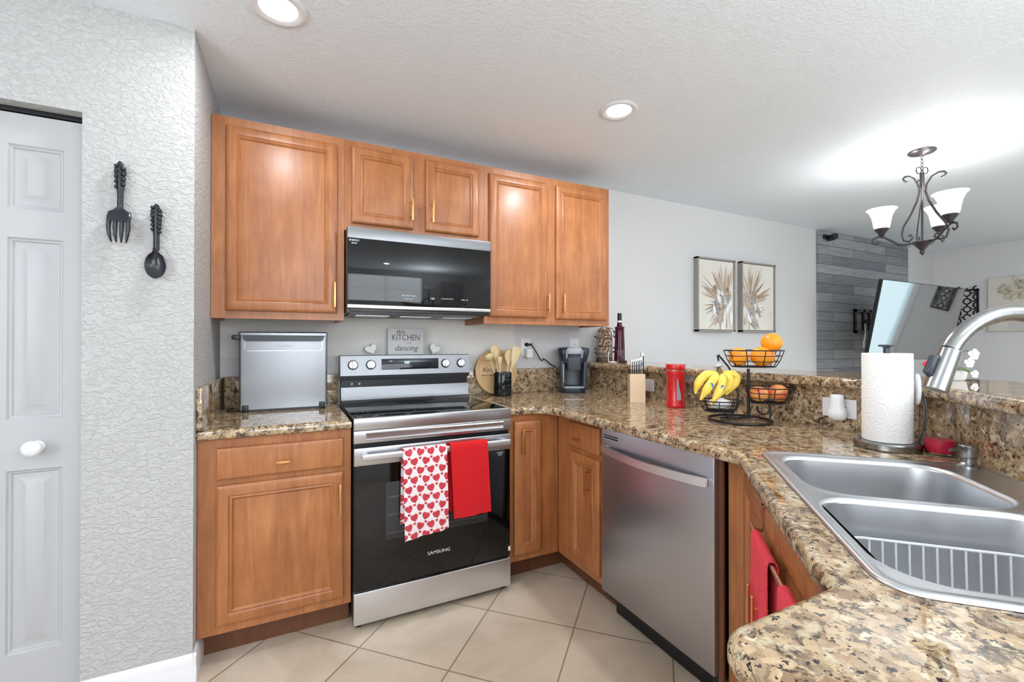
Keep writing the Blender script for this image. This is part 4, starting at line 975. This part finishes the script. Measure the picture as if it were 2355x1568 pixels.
# pink candle in a glass
q = Vector((1.510, -2.078, ZT+.0005)); t = empty('jar_candle', q, 0, 'pink candle in a clear glass bowl behind the paper towels', 'candle')
mb = MB(); mb.lathe([(.026, 0), (.033, .004), (.037, .02), (.038, .045), (.036, .068), (.0345, .068), (.0365, .045), (.0355, .02), (.031, .007), (.0001, .006)], 36, cap1=False); link('glass', mb, CLEAR, t)
mb = MB(); mb.lathe([(.030, .0075), (.0345, .02), (.0355, .045), (.0001, .046)], 36, cap1=False); wx = link('wax', mb, WAX, t); link('wick', MB().tube([(0, 0, .045), (.001, 0, .055)], .001, 6), INK, wx)

# ================================================================== ON THE RAISED BAR
BZ = 1.1165
ck = Vector((1.800, -.105, BZ)); t = empty('cork_cage', ck, -PHI, 'tall wire bottle-shaped cage full of wine corks at the wall end of the bar', 'cork holder')
mb = MB()
def cager(z): return .058 if z < .17 else .058*math.sqrt(max(.03, 1-((z-.17)/.085)**2))
for k in range(10):
    a = 2*PI*k/10; mb.tube([(cager(z)*cos(a), cager(z)*sin(a), z) for z in (.0, .04, .09, .14, .18, .21, .235, .25)], .0016, 5)
for z in (.002, .05, .11, .17, .22): mb.tube([(cager(z)*cos(2*PI*k/28), cager(z)*sin(2*PI*k/28), z) for k in range(28)], .0018, 5, True)
mb.tube([(.03, -.02, .245), (.055, -.03, .235), (.066, -.03, .20), (.060, -.03, .18)], .0025, 6); link('wire_cage', mb, IRON, t)
for (x, z) in ((-.068, .18), (.070, .215), (.072, .18), (-.068, .092), (.068, .10), (.066, .07), (-.066, .065)):
    mb = MB(); mb.ball((x, -.012, z), .0075, 12, 8); link('iron_bead', mb, IRON, t)
link('base_disc', MB().lathe([(.060, 0), (.061, .004), (.055, .028), (.0001, .029)], 28, cap1=False), simple('brown_mottled_base', srgb(96, 72, 56), .5), t)
mb = MB(); mb.lathe([(.0095, -.021), (.0105, -.019), (.0105, .019), (.0095, .021)], 12); proto = None; rnd = random.Random(11)
pos = []
for lay in range(8):
    z = .045+lay*.0255
    n_ = 7 if z < .19 else 5; rr = .043 if z < .19 else .026
    for k in range(n_): pos.append((rr*cos(2*PI*(k+lay*.5)/n_), rr*sin(2*PI*(k+lay*.5)/n_), z))
for i, (x, y, z) in enumerate(pos):
    if proto is None:
        o = solo('wine_cork', mb, CORK, (0, 0, 0), 0, 'used wine cork among those packed in the wire cage on the bar', 'cork', 'wine corks in the wire cage'); proto = o
    else: o = proto.copy(); COL.objects.link(o)
    a = math.atan2(y, x); o.location = ck+Vector((x, y, z)); o.rotation_euler = (R(90) if i % 3 else R(12), rnd.uniform(-.3, .3), a if i % 3 else 0)
    if i % 3: o.rotation_euler = (R(90)+rnd.uniform(-.3, .3), 0, a+PI*0)
mb = MB(); prof = [(.036, 0), (.039, .004), (.038, .05), (.034, .14), (.032, .20), (.031, .232), (.034, .242), (.034, .247), (.020, .252), (.017, .268), (.016, .300), (.0001, .300)]
bt = Vector((1.842, -.225, BZ)); t = empty('liquor_bottle', bt, 0, 'tall dark red glass bottle with black cap beside the cork cage', 'bottle')
link('glass_body', MB().lathe(prof, 32, cap1=False), WINE, t, 50); link('cap', MB().lathe([(.0145, .300), (.0150, .303), (.0150, .342), (.0135, .345)], 24), BLKPL, t); link('neck_label', MB().lathe([(.0168, .280), (.0172, .281), (.0168, .292)], 24), WHPL, t)
gl = Vector((1.790, -.315, BZ)); mb = MB(); mb.lathe([(.028, 0), (.031, .002), (.033, .012), (.037, .088), (.0355, .088), (.031, .014), (.0001, .012)], 32, cap1=False)
solo('drinking_glass', mb, CLEAR, gl, 0, 'small clear drinking glass in front of the dark red bottle', 'glass')
mb = MB(); cv = [(0.006*k*cos(k*.9)/4, .006*k*sin(k*.9)/4-.0, .004) for k in range(1, 24)]; mb.tube(cv, .0028, 7)
mb.tube([(-.03, .0, .004), (-.034, 0, .03), (-.030, 0, .075)], .0022, 6)
solo('coiled_cable', mb, WHPL, Vector((1.735, -.275, BZ)), 0, 'small coiled white cable lying on the bar by the glass', 'cable')
# orchid
op_ = Vector((1.90, -1.975, BZ)); t = empty('potted_orchid', op_, -PHI, 'white and red orchid in a low white pot on the bar behind the faucet', 'orchid')
link('pot', MB().lathe([(.030, 0), (.034, .004), (.040, .035), (.037, .035), (.033, .012), (.0001, .012)], 28, cap1=False), WHPL, t)
mb = MB(); mb.tube([(0, 0, .02), (.01, 0, .07), (.03, 0, .105), (.055, 0, .105), (.075, 0, .09)], .002, 6); mb.tube([(0, 0, .02), (-.02, 0, .05), (-.045, -.005, .065)], .002, 6); link('stem', mb, GREEN, t)
def bloom(c, s_, mat):
    mb = MB()
    for k in range(5):
        a = 2*PI*k/5+.3; ctr = Vector(c)+Vector((cos(a)*s_*.55, -.003*(k % 2), sin(a)*s_*.55)); mb.ball(tuple(ctr), s_*.5, 12, 8, 1, .22, .9)
    mb.ball(c, s_*.22, 10, 8, 1, 1.2, 1); link('flower', mb, mat, t, 80)
bloom((-.052, -.01, .082), .022, PETAL); bloom((-.066, -.008, .045), .022, PETAL); bloom((.066, -.01, .092), .021, PETAL); bloom((.05, -.01, .062), .019, PETAL); bloom((-.084, .008, .055), .018, REDPET); bloom((.058, -.02, .022), .015, PETAL)
mb = MB()
for a in (20, 150, 260): mb.loft([[(x*cos(R(a))-w_*sin(R(a))*s_, x*sin(R(a))+w_*cos(R(a))*s_, z+.001*s_) for s_ in (-1, 1)]+[(x*cos(R(a)), x*sin(R(a)), z+.004)] for x, w_, z in ((.0, .004, .03), (.03, .013, .045), (.055, .010, .04), (.075, .001, .03))])
link('leaf', mb, GREEN, t)

# ================================================================== LEFT WALL: FORK AND SPOON
def wall_piece(name, x, z, label, build):
    t = empty(name, (x, YL, z), 0, label, name.split('_')[-1]); build(t); return t
def handle_shape(mb, L, wide, n=26, lump=True):
    loops = []
    for i in range(n+1):
        f_ = i/n; z = -L*f_
        w_ = wide*(.25+.9*sin(min(1, f_*5)*PI/2)) if f_ < .2 else wide*(1.15-.55*min(1, (f_-.2)/.5))
        if lump and f_ < .52: w_ *= 1+.13*sin(f_*58)
        if f_ > .9: w_ *= 1.0
        d_ = .008*(1 if f_ < .6 else .85)
        loops.append([(w_*.5*cos(2*PI*k/14), -.016+d_*sin(2*PI*k/14), z) for k in range(14)])
    mb.loft(loops)
def fork(t):
    mb = MB(); handle_shape(mb, .165, .030); link('handle', mb, BLKCER, t, 60)
    mb = MB()
    for k in range(9): mb.ball((.0095*(1 if k % 2 else -1), -.022, -.018-.009*k), .0068, 10, 8)
    mb.tube([(0, -.022, -.005), (0, -.026, -.05), (0, -.025, -.10), (0, -.022, -.15)], [.004, .0055, .005, .004], 8); link('relief', mb, BLKCER, t, 60)
    mb = MB(); mb.loft([[(w_*cos(2*PI*k/16), -.020+y_+.007*sin(2*PI*k/16), z) for k in range(16)] for z, w_, y_ in ((-.160, .008, 0), (-.170, .018, 0), (-.178, .031, -.002), (-.195, .033, -.008), (-.212, .033, -.012))]); link('head', mb, BLKCER, t, 60)
    for k in range(4):
        x = -.0255+k*.017; xe = x*.78
        mb = MB(); mb.tube([(x, -.031, -.206), (x*1.05, -.035, -.235), (x*.95, -.036, -.262), (xe, -.030, -.285)], [.0068, .0066, .0052, .0022], 8); link('tine', mb, BLKCER, t, 60)
def spoon(t):
    mb = MB(); handle_shape(mb, .165, .031); link('handle', mb, BLKCER, t, 60)
    mb = MB()
    for k in range(12): mb.ball((.010*(1 if k % 2 else -1), -.022, -.014-.0078*k), .0066, 10, 8)
    mb.tube([(0, -.022, -.003), (0, -.026, -.05), (0, -.025, -.10), (0, -.022, -.165)], [.004, .006, .005, .004], 8); link('relief', mb, BLKCER, t, 60)
    mb = MB(); rows = []
    for i in range(15):
        f_ = i/14; z = -.160-.108*f_; w_ = max(.008 if f_ < .5 else .002, .031*math.sqrt(max(0, 1-((f_-.56)/.445)**2)))
        rows.append([(w_*(j/5-1), -.030+.014*(1-(j/5-1)**2)*sin(PI*min(1, f_*1.0)), z) for j in range(11)])
    mb.grid(rows, .004); link('bowl', mb, BLKCER, t, 60)
wall_piece('wall_fork', -.775, 1.882, 'oversized ornate black fork hanging on the white textured wall', fork)
wall_piece('wall_spoon', -.674, 1.747, 'oversized ornate black spoon hanging right of the black fork', spoon)

# ================================================================== LIVING ROOM
def artwork(x0, x1, z0, z1, seed, label):
    t = empty('framed_art', ((x0+x1)/2, 0, (z0+z1)/2), 0, label, 'picture'); w_, h_ = (x1-x0)/2, (z1-z0)/2; mb = MB()
    for a, b_, c, d in ((-w_, w_, h_-.014, h_), (-w_, w_, -h_, -h_+.014), (-w_, -w_+.014, -h_, h_), (w_-.014, w_, -h_, h_)): mb.box(a, b_, -.045, -.001, c, d)
    link('frame', mb, FRMT, t)
    cv = link('canvas', MB().box(-w_+.018, w_-.018, -.036, -.003, -h_+.018, h_-.018), CANV, t)
    link('backing', MB().box(-w_+.012, w_-.012, -.012, -.002, -h_+.012, h_-.012), INK, t)
    rnd = random.Random(seed); W_, H_ = w_-.02, h_-.02; mats = [BR1, BR2, BR3, BR4, BR5]; strokes = {i: MB() for i in range(5)}
    def stroke(mi, x, z, ang, L, wd, lay):
        P_ = []; c_, s_ = cos(ang), sin(ang)
        for f_, k in ((0, .3), (.3, 1), (.6, .9), (1, .05), (.6, -.9), (.3, -1), (0, -.3)):
            px, pz = x+c_*L*f_-s_*wd*k, z+s_*L*f_+c_*wd*k
            P_.append((max(-W_, min(W_, px)), max(-H_, min(H_, pz))))
        y = -.0362-.00022*lay; strokes[mi].add([(a, y, b_) for a, b_ in P_], [tuple(range(7))])
    ox = W_*.42 if seed == 1 else -W_*.55
    sgn = -1 if seed == 1 else 1; lay = 0
    for k in range(46):     # pampas and palm leaves fanning up and out
        a = R(90)-sgn*R(rnd.uniform(-34, 84)); r0 = rnd.uniform(.02, .10); lay += .12
        stroke(rnd.choice([0, 1, 4, 1]), ox+cos(a)*r0, -.02+sin(a)*r0-.02, a, rnd.uniform(.12, .30), rnd.uniform(.003, .011), lay)
    for k in range(34):
        a = R(rnd.uniform(180, 270)) if seed == 1 else R(rnd.uniform(-90, 0)); lay += .12
        stroke(rnd.choice([0, 1, 2, 3, 4]), ox+rnd.uniform(-.05, .05), -.06+sin(a)*.10, a+rnd.uniform(-.4, .4), rnd.uniform(.08, .26), rnd.uniform(.004, .013), lay)
    for (fx, fz, fr, mi) in ([(.05, .00, .05, 3), (.15, .0, .05, 1), (.0, -.02, .035, 1), (-.02, .06, .028, 0), (.14, .05, .022, 0)] if seed == 1 else [(-.17, .0, .055, 1), (-.03, -.13, .075, 3), (-.10, -.06, .05, 1), (-.06, .02, .05, 4)]):
        for k in range(18):
            a = 2*PI*k/18+rnd.uniform(-.1, .1); lay += .1; stroke(mi if k % 4 else 2, fx+cos(a)*.006, fz+sin(a)*.006, a, fr*rnd.uniform(.7, 1.1), fr*.13, lay)
        lay += .2
        for k in range(6): a = 2*PI*k/6; stroke(0, fx, fz, a, fr*.25, fr*.07, lay)
    for k in range(14):
        lay += .1; a = R(rnd.uniform(60, 120)); stroke(rnd.choice([3, 2, 1]), ox*.8+rnd.uniform(-.12, .12), -H_*.55+rnd.uniform(-.1, .12), a, rnd.uniform(.06, .14), .02, lay)
    for i, m_ in enumerate(mats): link('brushwork', strokes[i], m_, cv, None)
artwork(2.832, 3.303, 1.350, 1.984, 1, 'framed taupe dried-flower canvas on the wall, the left of two')
artwork(3.392, 3.868, 1.352, 1.988, 2, 'framed taupe and white flower canvas on the wall, the right of two')
struct('trim_1', MB().box(4.60, 6.44, -.024, -.001, .02, HC-.012), BARN)['label'] = 'weathered grey wood plank accent wall'
ct = empty('security_camera', (4.70, -.03, 2.335), 0, 'small black security camera in the upper corner of the plank wall', 'camera')
mb = MB(); mb.box(-.03, .03, -.02, .004, -.01, .035, .006); link('bracket', mb, BLKPL, ct); mb = MB(Matrix.Rotation(R(25), 4, 'Z')); mb.M = Matrix.Translation((.03, -.05, .0)) @ Matrix.Rotation(R(60), 4, 'Z') @ Matrix.Rotation(R(90), 4, 'Y'); mb.lathe([(.028, -.06), (.032, -.05), (.032, .04), (.028, .05), (.0001, .05)], 20, cap1=False); link('housing', mb, BLKPL, ct)
# TV on an arm
tc = Vector((5.319, -.546, 1.459)); yaw, pit, rol, tw = -.115, -.168, -.028, 1.30; th_ = tw*.575
MT = Matrix.Rotation(yaw, 4, 'Z') @ Matrix.Rotation(-pit, 4, 'X') @ Matrix.Rotation(-rol, 4, 'Y')
t = empty('television', tc, 0, 'large flat television tilted on a wall arm in front of the plank wall', 'television')
link('cabinet_back', MB(MT).box(-tw/2, tw/2, -.004, .03, -th_/2, th_/2, .004), BLKPL, t); link('screen', MB(MT).box(-tw/2+.006, tw/2-.006, -.006, -.003, -th_/2+.006, th_/2-.006), TVG, t)
mt = empty('television_mount', (5.40, -.026, 1.49), 0, 'black steel wall arm holding the television', 'television mount')
mb = MB()
for a, b_, c, d in ((-.165, .165, .10, .13), (-.165, .165, -.13, -.10), (-.165, -.13, -.13, .13), (.13, .165, -.13, .13)): mb.box(a, b_, -.02, 0, c, d)
mb.box(.0, .03, -.02, 0, -.13, .13); link('wall_plate', mb, BLKPL, mt)
mb = MB(); mb.tube([(.08, -.01, 0), (.13, -.22, 0)], .025, 8); mb.tube([(.13, -.22, 0), (-.03, -.44, -.01)], .025, 8); link('swing_arm', mb, BLKPL, mt)
solo('white_cable', MB().tube([(0, 0, 0), (.02, -.01, -.08), (.015, -.01, -.18), (-.01, -.01, -.24), (-.01, -.01, -.30)], .008, 6), WHPL, (5.41, -.035, 1.50), 0, 'white cable dangling below the television arm on the plank wall', 'cable')
# lattice panels and flower art on the far wall (they face -x)
def lattice(yc, z0, z1, label):
    t = empty('carved_wall_panel', (XF-.001, yc, (z0+z1)/2), R(-90), label, 'wall panel'); w_, h_ = .105, (z1-z0)/2; mb = MB()
    for a, b_, c, d in ((-w_, w_, h_-.02, h_), (-w_, w_, -h_, -h_+.02), (-w_, -w_+.02, -h_, h_), (w_-.02, w_, -h_, h_)): mb.box(a, b_, -.02, 0, c, d)
    link('frame', mb, BLKPL, t); mb = MB(); n_ = 5; step = 2*h_/n_
    for i in range(n_):
        zc = -h_+step*(i+.5); mb.tube([(.032*cos(2*PI*k/20), -.01, zc+.034*sin(2*PI*k/20)) for k in range(20)], .0075, 6, True)
        for s in (-1, 1): mb.tube([(s*(.085-.030*cos(k/10*PI-PI/2)), -.01, zc+step/2+.034*sin(k/10*PI-PI/2)) for k in range(11)], .0075, 6); mb.tube([(s*.028, -.01, zc), (s*.088, -.01, zc)], .006, 6)
        mb.tube([(0, -.01, zc+.03), (0, -.01, zc+step-.03)], .007, 6)
    link('fretwork', mb, BLKPL, t)
lattice(-.315, 1.42, 1.905, 'black carved lattice panel on the far wall beside the television')
lattice(-1.60, 1.42, 1.905, 'black carved lattice panel on the far wall, right of the flower art')
t = empty('flower_wall_art', (XF-.001, -.955, 1.70), R(-90), 'white canvas with raised cream flower petals on the far wall', 'wall art')
link('canvas', MB().box(-.45, .45, -.035, 0, -.31, .31, .004), CREAM, t)
mb = MB(); rnd = random.Random(9)
for k in range(190):
    a = rnd.uniform(0, 2*PI); r_ = .34*math.sqrt(rnd.random()); cx_, cz_ = r_*cos(a)-.02, r_*sin(a)*.36+.17
    M_ = Matrix.Translation((cx_, -.05-rnd.uniform(0, .04)*(1-r_/.34), cz_)) @ Matrix.Rotation(a+rnd.uniform(-.6, .6), 4, 'Y').inverted() @ Matrix.Rotation(rnd.uniform(.2, .9), 4, 'Z')
    mb.M = M_; mb.loft([[(x, y-.001, -w_), (x, y+.003, 0), (x, y-.001, w_), (x, y-.004, 0)] for x, w_, y in ((0, .006, 0), (.03, .019, -.006), (.055, .015, -.006), (.075, .002, .0))])
mb.M = Matrix(); link('petals', mb, simple('cream_felt_petals', srgb(216, 208, 186), .8), t)
link('vase_print', MB().prism([(-.30, -.30), (.1, -.30), (.08, -.05), (-.24, -.05)], -.037, -.0355, 'xz'), simple('pale_grey_print', srgb(206, 204, 200), .8), t)

# ================================================================== CHANDELIER
CC = Vector((3.196, -1.396, HC-.0022)); t = empty('chandelier', CC, -PHI, 'dark bronze three-light chandelier with white bell shades over the dining side', 'chandelier')
Z = lambda z: z-CC.z
link('canopy', MB().lathe([(.066, 0), (.068, -.006), (.060, -.014), (.035, -.020), (.012, -.026), (.006, -.034)], 36), IRON, t, 50)
mb = MB()
for i in range(5):
    zc = 2.378-i*.022; ring = [(.006*cos(2*PI*k/12), 0, .014*sin(2*PI*k/12)) for k in range(12)]
    mb.tube([((x if i % 2 else 0), (0 if i % 2 else x), Z(zc)+z) for x, y, z in ring], .0018, 6, True)
for s in (-1, 1): mb.tube([(s*.020+.016*cos(2*PI*k/16), 0, Z(2.300)+.020*sin(2*PI*k/16)) for k in range(16)], .0028, 6, True)
link('chain', mb, IRON, t)
mb = MB(); mb.tube([(0, 0, Z(2.285)), (0, 0, Z(2.20)), (0, 0, Z(2.19)), (0, 0, Z(1.84))], [.011, .012, .006, .006], 12); link('stem', mb, IRON, t)
mb = MB(); mb.lathe([(.010, Z(1.875)), (.050, Z(1.868)), (.055, Z(1.862)), (.040, Z(1.852)), (.030, Z(1.838)), (.014, Z(1.818)), (.010, Z(1.812)), (.014, Z(1.804)), (.010, Z(1.794)), (.003, Z(1.784))], 28); link('hub', mb, IRON, t, 50)
AR = .19
for th in (185, -47, 68):
    a = R(90-th)     # angle from the viewing axis turned into the local frame (local y = view axis)
    ca, sa = cos(a), sin(a); V_ = lambda r_, z: (r_*ca, r_*sa, Z(z))
    mb = MB(); mb.tube([V_(.035, 1.866), V_(.075, 1.858), V_(.11, 1.866), V_(.145, 1.895), V_(.175, 1.918), V_(.205, 1.928), V_(.232, 1.918), V_(.236, 1.895), V_(.216, 1.885), V_(.205, 1.897)], .0068, 8, flat=.55); arm = link('arm', mb, IRON, t, 60)
    mb = MB(); mb.lathe([(.006, Z(1.926)), (.014, Z(1.932)), (.018, Z(1.945)), (.034, Z(1.966)), (.038, Z(1.972)), (.036, Z(1.978))], 24, V_(AR, CC.z)); link('cup', mb, IRON, arm, 50)
    mb = MB(); mb.lathe([(.036, Z(1.978)), (.042, Z(1.990)), (.046, Z(2.02)), (.053, Z(2.055)), (.066, Z(2.085)), (.080, Z(2.100)), (.078, Z(2.102)), (.063, Z(2.088)), (.050, Z(2.056)), (.043, Z(2.02)), (.039, Z(1.992)), (.0001, Z(1.984))], 36, V_(AR, CC.z), False, False); sh_ = link('shade', mb, SHADE, arm, 60)
    b2_ = a+R(38); cb_, sb_ = cos(b2_), sin(b2_); V2 = lambda r_, z: (r_*cb_, r_*sb_, Z(z))
    mb = MB(); mb.tube([V2(.085, 2.232), V2(.098, 2.236), V2(.108, 2.250), V2(.098, 2.264), V2(.075, 2.266), V2(.045, 2.25), V2(.022, 2.21), V2(.016, 2.17), V2(.03, 2.11), V2(.065, 2.03), V2(.105, 1.96), V2(.118, 1.91), V2(.105, 1.872), V2(.075, 1.868), V2(.055, 1.89), V2(.065, 1.908), V2(.078, 1.902)], .0062, 8, flat=.5); link('scroll_strap', mb, IRON, t, 60)
    l = bpy.data.lights.new('chandelier_bulb', 'POINT'); l.energy = 6; l.shadow_soft_size = .03; l.color = (1, .985, .96)
    lo = bpy.data.objects.new('chandelier_bulb', l); COL.objects.link(lo); lo.matrix_world = Matrix.Translation(CC) @ Matrix.Rotation(-PHI, 4, 'Z') @ Matrix.Translation(V_(AR, 2.085))
# ================================================================== RECESSED LIGHTS
labs = ['recessed ceiling light over the range side, cut by the top of the frame', 'recessed ceiling light over the peninsula counter', 'recessed ceiling light behind the viewer, left', 'recessed ceiling light behind the viewer, middle', 'recessed ceiling light at the back of the dining side', 'recessed ceiling light nearest the patio door']
for (x, y), lb in zip(CANS, labs):
    zc = HC - (.0018 if x > 2.27 else 0); t = empty('recessed_light', (x, y, zc), 0, lb, 'ceiling light')
    mb = MB(); mb.lathe([(.092, 0), (.094, -.003), (.088, -.007), (.076, -.007), (.062, -.002), (.062, 0)], 48, cap0=False, cap1=False); link('trim_ring', mb, TRIM, t, 60)
    mb = MB(); mb.lathe([(.062, -.0025), (.062, -.001), (.0001, -.001)], 40, cap1=False, cap0=True); link('lens', mb, LEDM, t)

# ================================================================== ADDED UPLIGHTERS OUT OF VIEW, FOR FILL LIGHT
for (x, y), lb in zip(UPL, ('added unseen uplighter for fill light in the kitchen behind the viewer', 'added unseen uplighter for fill light by the rear door', 'added unseen uplighter for fill light near the patio door')):
    t = empty('added_uplighter', (x, y, 0), 0, lb, 'lamp')
    link('base', MB().lathe([(.13, 0), (.13, .015), (.02, .03)], 28), IRON, t); link('pole', MB().tube([(0, 0, .02), (0, 0, 1.60)], .012, 12), IRON, t)
    link('bowl', MB().lathe([(.02, 1.58), (.10, 1.62), (.17, 1.70), (.165, 1.70), (.09, 1.63), (.0001, 1.60)], 32, cap0=True, cap1=False), SHADE, t)
